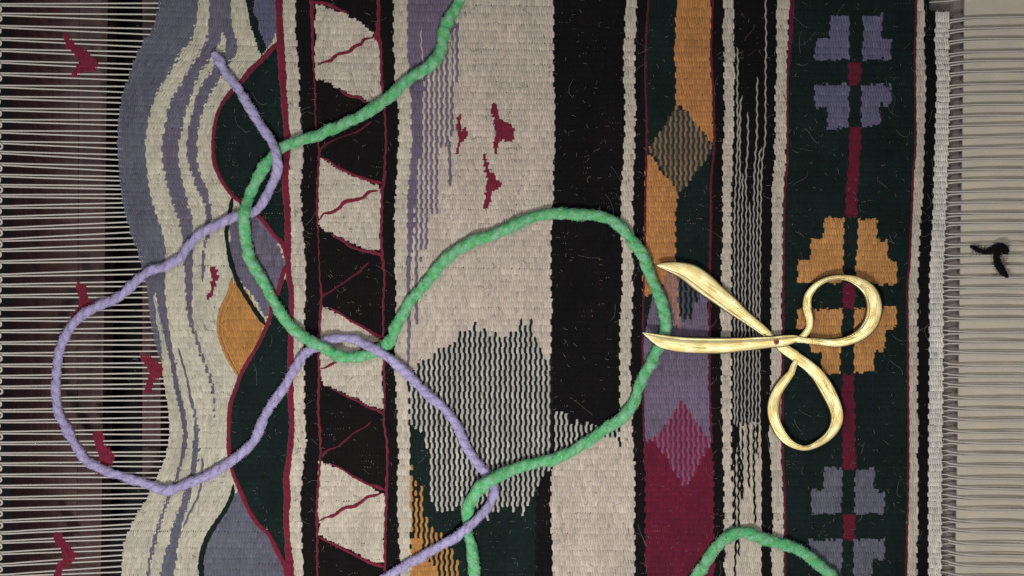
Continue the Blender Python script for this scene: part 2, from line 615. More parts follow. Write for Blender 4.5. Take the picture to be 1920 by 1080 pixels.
# first cream stripe
CR1R = [(T, 554), (0, 554), (75, 555), (125, 560), (175, 561), (237, 564), (295, 569), (352, 564), (420, 567), (470, 571), (520, 574), (590, 572),
        (665, 570), (740, 570), (790, 572), (830, 575), (885, 567), (930, 564), (985, 566), (1035, 567), (B, 571)]
R("cream_stripe", "cream", band(E1, CR1R), label="cream stripe right of the thick red cord")
CR2L = [(T, 740), (0, 739), (50, 737), (150, 741), (212, 747), (270, 746), (320, 745), (395, 739), (457, 740), (520, 741), (565, 742), (640, 741),
        (740, 742), (790, 745), (860, 746), (960, 745), (1035, 749), (B, 750)]
CR2R = [(T, 762), (0, 762), (62, 761), (150, 766), (225, 772), (320, 770), (395, 762), (457, 761), (520, 762), (590, 762), (715, 764), (790, 766),
        (860, 769), (985, 770), (1080, 772), (B, 772)]
R("black_panel", "brown_black", band(CR1R, CR2L), label="black panel carrying the four cream hourglass shapes")
TRI = [
    ([(591, 9), (612, 12), (630, 22), (650, 25), (660, 35), (677, 40), (685, 52), (700, 60), (701, 73), (712, 75), (714, 100), (715, 150),
      (717, 195), (707, 198), (695, 194), (677, 182), (660, 178), (645, 170), (627, 162), (612, 152), (592, 150), (591, 140), (590, 125), (591, 100), (591, 50)],
     [(594, 122), (607, 117), (622, 114), (632, 102), (645, 99), (657, 96), (667, 87), (677, 82), (682, 75), (702, 72)], "topmost"),
    ([(599, 294), (617, 305), (637, 320), (660, 330), (682, 337), (700, 345), (712, 350), (717, 365), (715, 395), (712, 445), (714, 468),
      (700, 470), (682, 467), (665, 460), (645, 447), (632, 442), (620, 435), (605, 432), (596, 422), (596, 410), (596, 345)],
     [(597, 414), (607, 402), (622, 400), (635, 390), (647, 380), (665, 376), (680, 370), (692, 361), (710, 359)], "second from the top"),
    ([(602, 571), (615, 577), (630, 587), (647, 597), (665, 607), (685, 617), (700, 627), (715, 638), (719, 665), (717, 715), (720, 767),
      (707, 765), (690, 760), (670, 747), (650, 740), (632, 730), (617, 725), (602, 715), (600, 705), (600, 690), (600, 615)],
     [(600, 692), (612, 690), (622, 682), (635, 674), (650, 668), (672, 658), (690, 648), (712, 640)], "third from the top"),
    ([(599, 864), (615, 869), (635, 877), (650, 887), (667, 897), (685, 906), (700, 915), (715, 926), (725, 932), (722, 960), (720, 997),
      (721, 1053), (705, 1054), (687, 1050), (675, 1040), (660, 1032), (640, 1025), (625, 1017), (612, 1010), (597, 1002), (600, 985),
      (597, 972), (595, 935), (597, 885)],
     [(597, 977), (612, 971), (625, 967), (637, 957), (650, 952), (665, 950), (677, 940), (690, 932), (702, 930), (715, 926)], "bottommost")]
for t_, d_, w_ in TRI:
    R("cream_hourglass", "cream", t_, label="%s cream hourglass shape on the black panel" % w_)
R("cream_stripe", "cream", band(CR2L, CR2R), label="cream stripe between the black panel and the wide cream field")
# wide field
CFR = [(T, 1039), (0, 1039), (37, 1037), (125, 1039), (225, 1040), (270, 1040), (370, 1037), (445, 1034), (520, 1032), (565, 1035), (665, 1032),
       (765, 1034), (885, 1034), (947, 1032), (1010, 1035), (1047, 1039), (B, 1038)]
R("cream_field", "cream_pink", band(CR2R, CFR), label="wide cream field with three red birds")
R("purple_strip", "violet", rib([(T, 764, 857), (0, 764, 857), (60, 763, 855), (100, 764, 840), (125, 765, 805), (150, 768, 795), (200, 771, 793), (270, 773, 792), (320, 768, 782),
                                 (395, 763, 778), (470, 763, 773), (500, 763, 770)]),
  label="purple strip fading downward beside the cream stripe")
R("shaded_stripes", "violet", [(835, 50), (861, 50), (860, 155), (856, 160), (855, 205), (848, 250), (840, 272), (829, 280), (825, 290), (824, 405),
                              (803, 405), (803, 465), (791, 465), (791, 505), (784, 505), (783, 610), (778, 610), (776, 395), (782, 320), (792, 270), (793, 200), (795, 150), (805, 120), (835, 95)],
  "cream_pink", label="wavy purple and cream lines fading into the cream field")
for nm, pl, lb in (("bird_motif", [(862, 214), (865, 223), (864, 233), (864, 243), (870, 238), (879, 245), (875, 257), (868, 264), (864, 269), (862, 280),
                                   (857, 293), (854, 287), (859, 275), (860, 260), (858, 247), (856, 236), (857, 223)], "smallest red bird, left of the other two"),
                   ("bird_motif", [(927, 193), (934, 207), (937, 222), (950, 230), (966, 238), (965, 255), (960, 264), (940, 264), (935, 272), (931, 292),
                                   (925, 292), (923, 275), (929, 260), (929, 240), (922, 215), (922, 200)], "upper right red bird with a broad tail"),
                   ("bird_motif", [(910, 288), (915, 300), (918, 320), (925, 324), (928, 337), (941, 341), (940, 350), (930, 357), (921, 364), (920, 377),
                                   (915, 388), (910, 396), (906, 388), (908, 370), (912, 355), (914, 337), (907, 312), (906, 297)], "lower red bird with spread wings")):
    R(nm, "red", pl, label=lb)
# green ground at the lower left, star, ochre
R("dark_green_field", "green", [(764, 690), (790, 760), (800, 850), (1006, 850), (1006, B), (770, B), (769, 860)], label="dark green ground under the striped star")
R("black_panel", "black", [(1005, 860), (1036, 860), (1036, B), (1005, B)], label="black strip beside the green ground")
BLK_L = CFR
BLK_R = [(T, 1174), (0, 1174), (75, 1171), (112, 1170), (225, 1171), (307, 1169), (345, 1165), (420, 1165), (495, 1167), (540, 1166), (615, 1162), (715, 1162),
         (765, 1161), (790, 1162), (840, 1163)]
R("black_field", "black", band([p for p in CFR if p[0] <= 765] + [(840, 1034)], BLK_R), label="wide black field in the middle of the cloth")
C3R = [(T, 1195), (0, 1195), (75, 1191), (125, 1190), (225, 1192), (295, 1190), (370, 1187), (445, 1187), (520, 1187), (552, 1187), (640, 1184),
       (715, 1182), (790, 1186), (810, 1186), (885, 1190), (985, 1189), (1080, 1191), (B, 1191)]
R("cream_stripe", "cream", band(BLK_R + [(B, 1163)], C3R), label="cream stripe right of the wide black field")
R("cream_field", "cream_pink", [(1034, 868), (1060, 845), (1100, 818), (1120, 812), (1150, 815), (1170, 815), (1191, 815), (1190, 885), (1191, B), (1038, B), (1039, 1047),
                               (1035, 1010), (1032, 947), (1034, 885)], label="cream field at the bottom centre of the cloth")
R("shaded_stripes", "black", [(1034, 762), (1042, 768), (1052, 772), (1066, 778), (1072, 788), (1090, 795), (1130, 797), (1163, 800), (1164, 836), (1158, 828), (1150, 817),
                             (1110, 818), (1075, 840), (1055, 850), (1034, 872)], "cream_grey", label="wavy cream and black lines at the foot of the black field")
STAR = [(772, 697), (780, 688), (785, 680), (795, 676), (812, 670), (820, 660), (832, 652), (848, 647), (853, 632), (866, 620), (885, 608), (892, 602), (898, 618), (912, 618),
        (920, 628), (935, 632), (950, 628), (960, 618), (972, 608), (985, 600), (996, 596), (1003, 618), (1010, 643), (1018, 665), (1035, 672),
        (1036, 870), (1021, 885), (1012, 905), (1000, 925), (992, 942), (980, 955), (967, 958), (950, 948), (935, 958), (925, 970), (907, 980), (900, 965),
        (865, 950), (840, 958), (822, 960), (807, 945), (805, 910), (802, 835), (794, 812), (780, 805), (770, 790), (766, 715)]
R("striped_star", "cream_grey", STAR, "star_dark", label="star of wavy grey cream lines on dark green")
R("ochre_hills", "ochre", [(770, 868), (774, 862), (778, 870), (781, 930), (785, 945), (786, 925), (791, 905), (795, 910), (798, 970), (803, 975), (808, 1000), (811, 990), (815, 1005), (820, 1000),
                           (826, 985), (831, 1010), (842, 1020), (850, 1028), (856, 1050), (860, 1055), (863, B), (770, B)], "green",
  label="wavy ochre lines rising from the bottom edge")
R("ochre_hills", "ochre", [(770, 1005), (785, 1008), (792, 1030), (800, 1045), (812, 1060), (822, 1080), (826, B), (770, B)], label="solid ochre corner at the bottom edge")
# band D
E2 = [(T, 1218), (0, 1216), (75, 1211), (150, 1210), (225, 1212), (295, 1212), (370, 1210), (445, 1209), (540, 1207), (640, 1205), (800, 1207), (835, 1210), (960, 1210), (1080, 1211), (B, 1211)]
E3 = [(T, 1336), (0, 1335), (60, 1333), (100, 1332), (170, 1336), (270, 1338), (340, 1332), (400, 1332), (490, 1330), (560, 1329), (640, 1330), (700, 1329), (780, 1331), (830, 1334),
      (885, 1339), (1010, 1339), (B, 1339)]
R("black_stripe", "brown_black", band(C3R, E2), label="black stripe between cream stripe and the figured band")
R("green_ground", "green", band(E2, E3), label="dark green ground of the figured band behind diamonds")
R("purple_block", "violet", band([p for p in [(535, 1230)] + E2 if p[0] > 555 or p[0] == 535][:3] + [(640, 1205), (840, 1208)],
                                 [(535, 1325), (640, 1330), (780, 1331), (840, 1334)]), label="purple block under the scissors blades")
R("ochre_block", "ochre_pink", [(1271, T), (1335, T), (1333, 60), (1332, 100), (1337, 180), (1338, 270), (1325, 262), (1300, 225), (1285, 210), (1275, 200), (1267, 205), (1267, 175), (1265, 100),
                          (1267, 50), (1270, 0)], label="ochre block at the top of the figured band")
R("ochre_block", "ochre_pink", [(1212, 285), (1225, 300), (1240, 320), (1262, 345), (1273, 362), (1268, 385), (1267, 480), (1270, 512), (1255, 512), (1247, 520), (1235, 545), (1224, 556), (1206, 554), (1208, 445), (1210, 370)],
  label="ochre block beside the arch of green yarn")
R("rose_block", "rose_brown", [(1238, 535), (1250, 512), (1270, 505), (1272, 560), (1276, 628), (1268, 612), (1258, 585), (1245, 560)], "rose_light", label="rose brown wedge between ochre and purple")
R("grey_wedge", "green", [(1272, 500), (1333, 520), (1328, 535), (1318, 550), (1303, 568), (1290, 597), (1280, 615), (1275, 600), (1271, 560)], "dusk",
  label="dark wavy wedge pointing down into purple")
R("diamond_motif", "tan", [(1272, 200), (1280, 206), (1290, 212), (1302, 228), (1312, 238), (1325, 262), (1336, 272), (1325, 300), (1300, 330), (1280, 355), (1273, 360), (1262, 345), (1240, 317),
                           (1226, 292), (1213, 280), (1225, 266), (1240, 245), (1257, 215)], "charcoal", label="diamond of tan and dark wavy lines")
R("crimson_block", "crimson", [(1207, 824), (1220, 828), (1335, 828), (1339, 885), (1340, B), (1211, B), (1210, 960)], label="crimson block at the bottom of the figured band")
R("diamond_motif", "crimson_dull", [(1279, 750), (1290, 770), (1305, 790), (1315, 805), (1330, 822), (1334, 832), (1322, 850), (1314, 870), (1302, 888), (1290, 905), (1284, 916), (1275, 900),
                               (1262, 880), (1250, 860), (1238, 843), (1222, 824), (1235, 812), (1250, 793), (1265, 770)], "plum", label="diamond of crimson and purple wavy lines")
C4L = [(T, 1357), (0, 1357), (100, 1356), (200, 1359), (295, 1355), (395, 1354), (495, 1354), (590, 1351), (715, 1352), (835, 1355), (910, 1357), (1035, 1359), (B, 1358)]
C4R = [(T, 1374), (0, 1374), (75, 1377), (175, 1377), (295, 1374), (395, 1371), (495, 1371), (640, 1371), (810, 1371), (880, 1373), (1035, 1375), (B, 1373)]
C5L = [(T, 1457), (0, 1457), (75, 1455), (175, 1454), (295, 1452), (370, 1447), (495, 1446), (640, 1445), (765, 1444), (810, 1442), (910, 1447), (985, 1449),
       (1035, 1446), (B, 1446)]
C5R = [(T, 1482), (0, 1481), (75, 1477), (150, 1475), (295, 1474), (370, 1469), (495, 1467), (590, 1466), (835, 1465), (935, 1469), (1035, 1470), (B, 1469)]
R("black_stripe", "brown_black", band(E3, C4L), label="black stripe right of the figured band")
R("cream_stripe", "cream", band(C4L, C4R), label="cream stripe left of the fine wavy lines")
R("black_ground", "black", band(C4R, C5L), label="black ground of the fine wavy lines")
R("cream_ground", "cream", [(1390, 800), (1420, 790), (1422, 850), (1428, 870), (1428, 960), (1429, B), (1373, B), (1373, 1060), (1376, 960), (1374, 880), (1385, 830)],
  label="cream ground at the foot of the fine wavy lines")
R("cream_stripe", "cream", band(C5L, C5R), label="cream stripe left of the green band")
# band H
C6L = [(T, 1719), (30, 1718), (100, 1716), (270, 1717), (320, 1713), (420, 1709), (495, 1706), (540, 1702), (665, 1703), (835, 1704), (935, 1703), (1060, 1700), (B, 1700)]
C6R = [(T, 1735), (12, 1735), (75, 1732), (150, 1736), (250, 1734), (345, 1732), (420, 1726), (520, 1722), (640, 1721), (935, 1721), (1080, 1720), (B, 1720)]
R("green_band", "green", band(C5R, C6L), label="dark green band with lavender and ochre motifs")
FL = []


def motif(pl, key, lb, nm="flower_motif"):
    R(nm, key, pl, label=lb)


motif([(1556, 31), (1592, 31), (1592, 112), (1527, 112), (1531, 72), (1555, 72)], "lavender_grey", "stepped lavender block top left of the green band")
motif([(1619, 29), (1655, 29), (1651, 71), (1672, 72), (1671, 112), (1616, 112)], "lavender_grey", "stepped lavender block top right of the green band")
motif([(1526, 159), (1592, 160), (1592, 240), (1551, 242), (1551, 200), (1526, 200)], "lavender_grey", "stepped lavender block second row left")
motif([(1614, 160), (1672, 159), (1670, 196), (1650, 196), (1651, 235), (1615, 239)], "lavender_grey", "stepped lavender block second row right")
motif([(1545, 876), (1580, 877), (1577, 962), (1521, 962), (1522, 917), (1544, 917)], "slate", "stepped slate block low in the green band on the left")
motif([(1604, 880), (1640, 880), (1637, 920), (1659, 921), (1657, 964), (1602, 964)], "slate", "stepped slate block low in the green band on the right")
motif([(1517, 1012), (1579, 1012), (1577, 1095), (1541, 1095), (1541, 1052), (1519, 1050)], "slate", "slate block at the bottom edge under the green yarn arch")
motif([(1601, 1012), (1659, 1009), (1659, 1046), (1636, 1050), (1636, 1090), (1600, 1090)], "slate", "slate block at the bottom edge right of the green yarn")
motif([(1547, 406), (1583, 410), (1580, 531), (1494, 532), (1496, 489), (1520, 487), (1521, 447), (1542, 447)], "ochre_dark", "ochre stepped half tree upper left", "tree_motif")
motif([(1609, 410), (1644, 412), (1645, 450), (1666, 449), (1664, 487), (1682, 492), (1681, 532), (1604, 532)], "ochre_dark", "ochre stepped half tree upper right", "tree_motif")
motif([(1494, 580), (1580, 580), (1575, 701), (1541, 701), (1541, 660), (1520, 660), (1520, 620), (1494, 617)], "ochre_dark", "ochre stepped half tree lower left under the handle", "tree_motif")
motif([(1602, 579), (1681, 573), (1679, 615), (1660, 619), (1659, 655), (1639, 659), (1639, 698), (1600, 700)], "ochre_dark", "ochre stepped half tree lower right under the handle", "tree_motif")
motif([(1592, 117), (1615, 117), (1614, 159), (1592, 159)], "crimson", "short crimson bar between the lavender blocks", "red_bar")
motif([(1592, 239), (1614, 239), (1614, 275), (1609, 345), (1606, 407), (1584, 407), (1587, 345), (1592, 275)], "crimson", "long crimson bar above the ochre tree", "red_bar")
motif([(1581, 532), (1603, 532), (1602, 578), (1581, 578)], "crimson", "crimson bar seen through the scissors handle", "red_bar")
motif([(1579, 701), (1601, 701), (1604, 805), (1604, 878), (1579, 878), (1579, 805)], "crimson", "long crimson bar below the ochre tree", "red_bar")
motif([(1581, 965), (1603, 965), (1604, 1012), (1582, 1012)], "crimson", "short crimson bar low in the green band", "red_bar")
R("cream_stripe", "cream", band(C6L, C6R), label="cream stripe right of the green band")
R("black_stripe", "black", band(C6R, [(y, x + 1.5) for y, x in HEM_L]), label="black stripe beside the white hem")
R("hem", "white", [(1735, T), (1800, T), (1800, B), (1735, B)], label="white cotton hem along the right edge")
HEM_I = len(REG) - 1


def inside(px, py, poly):
    r = np.zeros(len(px), bool)
    x0, y0 = poly[-1]
    mn, mx = poly.min(0), poly.max(0)
    sel = np.nonzero((px >= mn[0]) & (px <= mx[0]) & (py >= mn[1]) & (py <= mx[1]))[0]
    if not len(sel):
        return r
    a, b_ = px[sel], py[sel]
    c = np.zeros(len(sel), bool)
    for x1, y1 in poly:
        if y0 != y1:
            cond = ((y1 > b_) != (y0 > b_)) & (a < (x0 - x1) * (b_ - y1) / (y0 - y1) + x1)
            c ^= cond
        x0, y0 = x1, y1
    r[sel] = c
    return r


# ------------------------------------------------------------------ weft stitches
def z_const(v):
    return lambda y: np.full(np.shape(y), float(v))


G1 = np.array([(T, 373)] + a1[1:-1] + [(548, 309), (602, 315), (647, 322), (702, 332), (765, 346), (810, 352), (840, 350), (872, 341), (902, 333), (930, 319),
                                      (972, 306), (1010, 294), (1042, 285), (1080, 280), (B, 276)], float)
G2 = np.array([(T, 418), (0, 414), (50, 415), (75, 412), (95, 402), (130, 380), (155, 367), (185, 357), (205, 350), (232, 343), (270, 335), (307, 335), (340, 342),
               (370, 350), (402, 360), (432, 362), (540, 361), (585, 360), (607, 362), (632, 371), (657, 378), (700, 393), (730, 402), (765, 404),
               (800, 398), (860, 382), (917, 366), (965, 350), (1017, 336), (1080, 328), (B, 318)], float)
G3 = np.array([(T, 438), (0, 440), (50, 442), (92, 446), (125, 424), (150, 410), (175, 396), (200, 384), (230, 374), (270, 369), (320, 375), (350, 381), (377, 392), (400, 397),
               (430, 394), (470, 390), (540, 390), (600, 394), (640, 404), (680, 416), (730, 426), (765, 428), (810, 420), (860, 404), (917, 392), (965, 378), (1017, 366),
               (1080, 358), (B, 350)], float)


def gf(tab):
    return lambda y: (fx(tab, y - 8) + 2 * fx(tab, y) + fx(tab, y + 8)) / 4


ZONES = [
    (lambda y: fx(LEFT, y), gf(G1), 14, 0),
    (gf(G1), gf(G2), 11, 0),
    (gf(G2), gf(G3), 7, 0),
    (gf(G3), z_const(540), 30, 0),
    (z_const(540), z_const(1374), 175, 0),
    (z_const(1374), z_const(1451), 20, 0),
    (z_const(1451), lambda y: fx(HEM_L, y), 62, 0),
    (lambda y: fx(HEM_L, y), lambda y: fx(HEM_R, y), 6, 1),
]
TT = np.array([-1, -0.55, 0, 0.55, 1.0])
WW = np.array([0.28, 0.86, 1, 0.86, 0.28])
ZZ = np.array([0.05, 0.72, 1.0, 0.72, 0.05])
CX = np.array([-1, -0.5, 0.5, 1])
CZ = np.array([-0.25, 0.9, 0.9, -0.25])

allV, allreg, alltone, allmat = [], [], [], []
splitV, splitR, splitT, splitM = [], [], [], []
for zi, (fl, fr, n, hem) in enumerate(ZONES):
    cj = np.repeat(rng.normal(0, 1, n // 2 + 2), 2)
    for j in range(0, NR - 1):
        off = 0.5 * (j % 2)
        u = (np.arange(n) + 0.25 + off) / n
        x = 0.5 * (fl(row_l[j]) + fr(row_l[j])) + 0 * u
        for _ in range(3):
            y = row_y(np.full(n, j), x) + 0.0
            x = fl(y) + (fr(y) - fl(y)) * u
        pw = (fr(y) - fl(y)) / n
        sp = 0.5 * (row_y(np.full(n, j + 1), x) - row_y(np.full(n, max(j - 1, 0)), x)) * (1 if j else 2)
        keep = ~((y < 14) & (x > 1741)) & ~((y < 1) & (x > 1716)) & (y < 1138)
        # what colour: paint list at the stitch centre
        jx, jy = x + rng.normal(0, 0.35, n), y + rng.normal(0, 0.8, n)
        SEG = np.array([-0.78, -0.28, 0.28, 0.78])
        regs = np.full((4, n), -1)
        hlc = sp * 0.72
        tooth = cj[:n] * 1.6
        for q in range(4):
            yq = jy + SEG[q] * hlc + tooth
            xq = jx if q in (1, 2) else jx
            yst = jy + cj[:n] * 4.0 + SEG[q] * hlc * 0.5
            ydi = jy + cj[:n] * 0.3 + SEG[q] * hlc * 0.5
            for ri, (nm, ka, kb, pl, lb) in enumerate(REG):
                if hem != (ri == HEM_I) or pl[:, 1].min() > jy.max() + 30 or pl[:, 1].max() < jy.min() - 30:
                    continue
                yy_ = yq if not kb else (ydi if "diamond" in nm else yst)
                regs[q, inside(xq, yy_, pl)] = ri
        reg = regs[1].copy()
        keep &= (regs >= 0).all(0)
        mat = np.zeros(n, int)
        has2 = np.array([REG[r][2] is not None for r in reg])
        mat[has2 & (np.arange(n) % 2 == 1)] = 1
        hl = sp * (0.73 if not hem else 0.60) * (1 + rng.normal(0, 0.05, n))
        y = y + rng.normal(0, 0.5, n)
        hw = pw * (0.60 if not hem else 0.52) * (1 + rng.normal(0, 0.07, n))
        hz = (1.3 if not hem else 2.6) * (1 + rng.normal(0, 0.10, n))
        lean = rng.normal(0.15, 0.30, n)
        sgn = 1.0 if j % 2 == 0 else -1.0
        V = np.empty((n, 5, 4, 3))
        for ti in range(5):
            yy = y + TT[ti] * hl
            xx = fl(yy) + (fr(yy) - fl(yy)) * u + sgn * (TT[ti] ** 2) * pw * 0.30 + lean * TT[ti] * 0.5
            bulge = 0.4 * np.sin(xx * 0.051 + 1.3 * np.sin(yy * 0.017)) * np.sin(yy * 0.043 + xx * 0.012)
            for ci in range(4):
                V[:, ti, ci, 0] = xx + CX[ci] * hw * WW[ti]
                V[:, ti, ci, 1] = yy
                V[:, ti, ci, 2] = 1.1 + bulge + hz * ZZ[ti] * CZ[ci] + (0.0 if ci in (1, 2) else -0.9)
        # a low footing quad closes the gap between neighbours
        Q = np.empty((n, 4, 3))
        for qi, (sx, sy) in enumerate(((-1, -1), (1, -1), (1, 1), (-1, 1))):
            Q[:, qi, 0] = x + sx * pw * 0.5
            Q[:, qi, 1] = y + sy * sp * 0.5
            Q[:, qi, 2] = 0.15
        tone = (1 + rng.normal(0, 0.085, n)) * (1 + random.gauss(0, 0.022)) \
            * (1 + 0.05 * np.sin(x * 0.09 + 0.4 * np.sin(y * 0.02)) * np.sin(y * 0.013 + x * 0.01))
        whole = (regs == regs[0]).all(0)
        part = np.nonzero(keep & ~whole)[0]
        for i_ in part:
            for q in range(4):
                splitV.append(np.concatenate([V[i_, q], V[i_, q + 1]]))
                splitR.append(regs[q, i_])
                splitT.append(tone[i_])
                splitM.append(int(REG[regs[q, i_]][2] is not None and i_ % 2 == 1))
        kk = np.nonzero(keep & whole)[0]
        allV.append(np.concatenate([V.reshape(n, 20, 3), Q], 1)[kk])
        allreg.append(reg[kk])
        alltone.append(tone[kk])
        allmat.append(mat[kk])
allV = np.concatenate(allV)
allreg = np.concatenate(allreg)
alltone = np.concatenate(alltone)
allmat = np.concatenate(allmat)
splitV, splitR, splitT, splitM = map(np.array, (splitV, splitR, splitT, splitM))
fs = np.array([[c_, c_ + 1, c_ + 5, c_ + 4] for c_ in range(3)])
fq = []
for ti in range(4):
    for ci in range(3):
        a = ti * 4 + ci
        fq.append([a, a + 1, a + 5, a + 4])
fq.append([20, 21, 22, 23])
fq = np.array(fq)

tapestry = empty("tapestry", label="striped wool tapestry stretched on the loom with wavy unfinished left edge", cat="tapestry")
print("stitches", len(allV))
for ri, (nm, ka, kb, pl, lb) in enumerate(REG):
    sel = np.nonzero(allreg == ri)[0]
    if not len(sel):
        continue
    V = allV[sel].reshape(-1, 3)
    F = (fq[None] + 24 * np.arange(len(sel))[:, None, None]).reshape(-1, 4)
    mi = np.repeat(allmat[sel], len(fq))
    tone = np.repeat(alltone[sel], 24)
    s2 = np.nonzero(splitR == ri)[0]
    if len(s2):
        F = np.vstack([F, (fs[None] + 8 * np.arange(len(s2))[:, None, None]).reshape(-1, 4) + len(V)])
        V = np.vstack([V, splitV[s2].reshape(-1, 3)])
        mi = np.r_[mi, np.repeat(splitM[s2], 3)]
        tone = np.r_[tone, np.repeat(splitT[s2], 8)]
    o = mesh_np(nm, V, F, [WOOL[ka]] + ([WOOL[kb]] if kb else []), mi, {"tone": tone})
    link(o, tapestry, label=lb)


# ------------------------------------------------------------------ laid cords and outline wefts on the cloth
def cord(name, pts, w, key, h=2.6, z=2.0, wob=0.0, ply=0.12, pitch=26, label=None, taper=True, parent=None):
    """pts (x, y[, width])"""
    p = np.array([(q[0], q[1], (q[2] if len(q) > 2 else w)) for q in pts], float)
    p = spline(p, 3.0)
    p = p[(p[:, 1] > -11) & (p[:, 1] < 1134)]
    p, s = resample(p, 2.6)
    if wob:
        t = np.gradient(p[:, :2], axis=0)
        t /= np.maximum(np.hypot(t[:, 0], t[:, 1]), 1e-9)[:, None]
        ph = random.random() * 6
        d = wob * np.sin(2 * np.pi * p[:, 1] / 20.8 + ph)
        p[:, 0] += -t[:, 1] * d
        p[:, 1] += t[:, 0] * d
    hw = p[:, 2] / 2 * (1 + 0.06 * rng.standard_normal(len(p)) + np.interp(s, np.arange(0, s[-1] + 20, 9), rng.normal(0, 0.09, len(np.arange(0, s[-1] + 20, 9)))))
    if taper:
        e = np.minimum(1, np.minimum(s, s[-1] - s) / 8.0 + 0.25)
        hw = hw * e
    V, F, at = tube(np.column_stack([p[:, 0], p[:, 1], np.full(len(p), z)]), hw, np.minimum(h, hw * 1.1), 8, ply, pitch)
    tn = np.repeat(1 + 0.08 * rng.standard_normal(len(p)), 8)
    tn = np.r_[tn, 1, 1]
    o = mesh_np(name, V, F, WOOL[key], None, {"tone": tn * (0.8 + 0.25 * at)})
    link(o, parent or tapestry, label=label)
    return o


RV = [(523, T, 13), (523, 0, 13), (526, 75, 15), (529, 125, 15), (532, 175, 13), (537, 237, 12), (540, 270, 12), (537, 302, 13), (535, 345, 14), (539, 395, 12),
      (540, 445, 13), (540, 482, 12), (542, 520, 11), (546, 540, 11), (547, 565, 10), (546, 615, 10), (545, 665, 12), (544, 727, 13), (547, 777, 12), (547, 810, 12), (542, 860, 11),
      (537, 897, 12), (539, 930, 13), (537, 972, 12), (540, 1022, 12), (544, 1060, 14), (547, 1080, 12), (549, 1140, 12)]
cord("red_cord", RV, 13, "red", h=3.4, z=2.0, taper=False, label="thick straight crimson cord from top to bottom")
cord("red_cord", [(524, 78, 8), (510, 92, 8), (492, 112, 9), (470, 132, 9), (454, 152, 9), (432, 175, 8), (417, 195, 7), (407, 217, 7), (402, 242, 7), (400, 268, 7),
                  (402, 302, 8), (412, 330, 8), (425, 352, 8), (440, 370, 8), (457, 382, 8), (470, 392, 8), (485, 405, 8), (500, 422, 9), (515, 442, 9), (530, 457, 10), (537, 482, 8), (540, 500, 6)],
     8, "red", h=3.2, z=2.2, label="crimson cord curving round the upper green lobe")
cord("red_cord", [(540, 495, 6), (532, 510, 8), (524, 540, 8), (510, 577, 8), (505, 600, 8), (485, 645, 7), (467, 675, 7), (452, 702, 7), (442, 730, 8), (432, 760, 8), (429, 810, 8), (430, 847, 8),
                  (437, 885, 8), (450, 917, 9), (465, 952, 9), (482, 980, 9), (505, 1003, 9), (520, 1033, 10), (533, 1058, 11), (540, 1085, 11), (545, 1140, 8)],
     8, "red", h=3.2, z=2.2, label="crimson cord curving round the lower green lobe")
cord("green_cord", [(436, 370, 6), (433, 390, 8), (429, 410, 9), (425, 435, 9), (428, 465, 8), (433, 490, 9), (441, 515, 9), (452, 540, 9), (462, 556, 9), (475, 577, 9), (487, 594, 9), (498, 610, 6)],
     8, "green", h=2.8, z=2.0, label="dark green cord left of the middle purple lobe")
cord("green_cord", [(438, 908, 5), (435, 930, 8), (422, 957, 9), (405, 982, 9), (390, 1007, 10), (381, 1032, 11), (377, 1055, 11), (378, 1080, 11), (376, 1140, 10)],
     9, "green", h=2.8, z=2.0, label="dark green cord above the bottom slate lobe")
cord("ochre_cord", [(436, 522, 5), (428, 552, 6), (415, 580, 6), (410, 605, 6), (411, 628, 6), (418, 650, 6), (429, 674, 6), (441, 694, 6), (448, 706, 4)],
     6, "ochre", h=2.6, z=2.2, label="ochre cord round the ochre lobe")
cord("ochre_cord", [(443, 530, 3), (434, 556, 3.5), (422, 583, 3.5), (417, 606, 3.5), (419, 632, 3.5), (427, 655, 3.5), (438, 678, 3.5), (448, 698, 3)],
     3.5, "ochre_dark", h=2.0, z=2.0)
# outlines on the black panel
RL1 = [(585, T, 8), (585, 0, 8), (586, 50, 6), (587, 100, 5), (589, 135, 3.5), (591, 172, 3), (592, 225, 3), (597, 270, 4), (599, 282, 4), (596, 345, 4.5), (595, 395, 4.5), (597, 445, 2.5), (600, 520, 2.5),
       (603, 552, 5), (600, 602, 5), (598, 665, 5), (599, 702, 5), (597, 765, 4.5), (600, 810, 4.5), (601, 850, 4), (597, 910, 4.5), (594, 960, 4.5), (595, 997, 4), (595, 1060, 4), (595, 1140, 4)]
RL2 = [(710, T, 6), (710, 20, 7), (709, 50, 10), (708, 70, 12), (714, 90, 6), (716, 150, 5), (719, 175, 5), (722, 217, 4), (724, 270, 4), (722, 295, 4), (721, 335, 6), (717, 355, 6), (716, 395, 5),
       (715, 445, 5), (717, 480, 6), (721, 520, 4), (719, 565, 4), (719, 627, 4), (720, 690, 4.5), (721, 752, 4), (720, 790, 4), (726, 835, 4.5), (726, 890, 5), (725, 910, 6), (724, 960, 5), (722, 1010, 5),
       (722, 1060, 5), (724, 1140, 4)]
cord("red_outline", RL1, 5, "red", h=2.0, z=1.8, wob=0.7, taper=False, label="thin red line down the left side of the cream hourglass shapes")
cord("red_outline", RL2, 5, "red", h=2.0, z=1.8, wob=0.7, taper=False, label="thin red line down the right side of the cream hourglass shapes")
for t_, d_, w_ in TRI:
    dw = [(x, y, 6.0 if 0.15 < i_ / len(d_) < 0.85 else 3.4) for i_, (x, y) in enumerate(d_)]
    cord("red_outline", dw, 4, "red", h=2.0, z=2.4, wob=1.1, label="jagged red line across the %s hourglass shape" % w_)
cord("red_outline", [(586, 4, 6), (600, 5, 7), (615, 8, 7), (630, 15, 7), (642, 20, 6), (655, 25, 4)], 6, "red", h=2.0, z=2.2, wob=0.4)
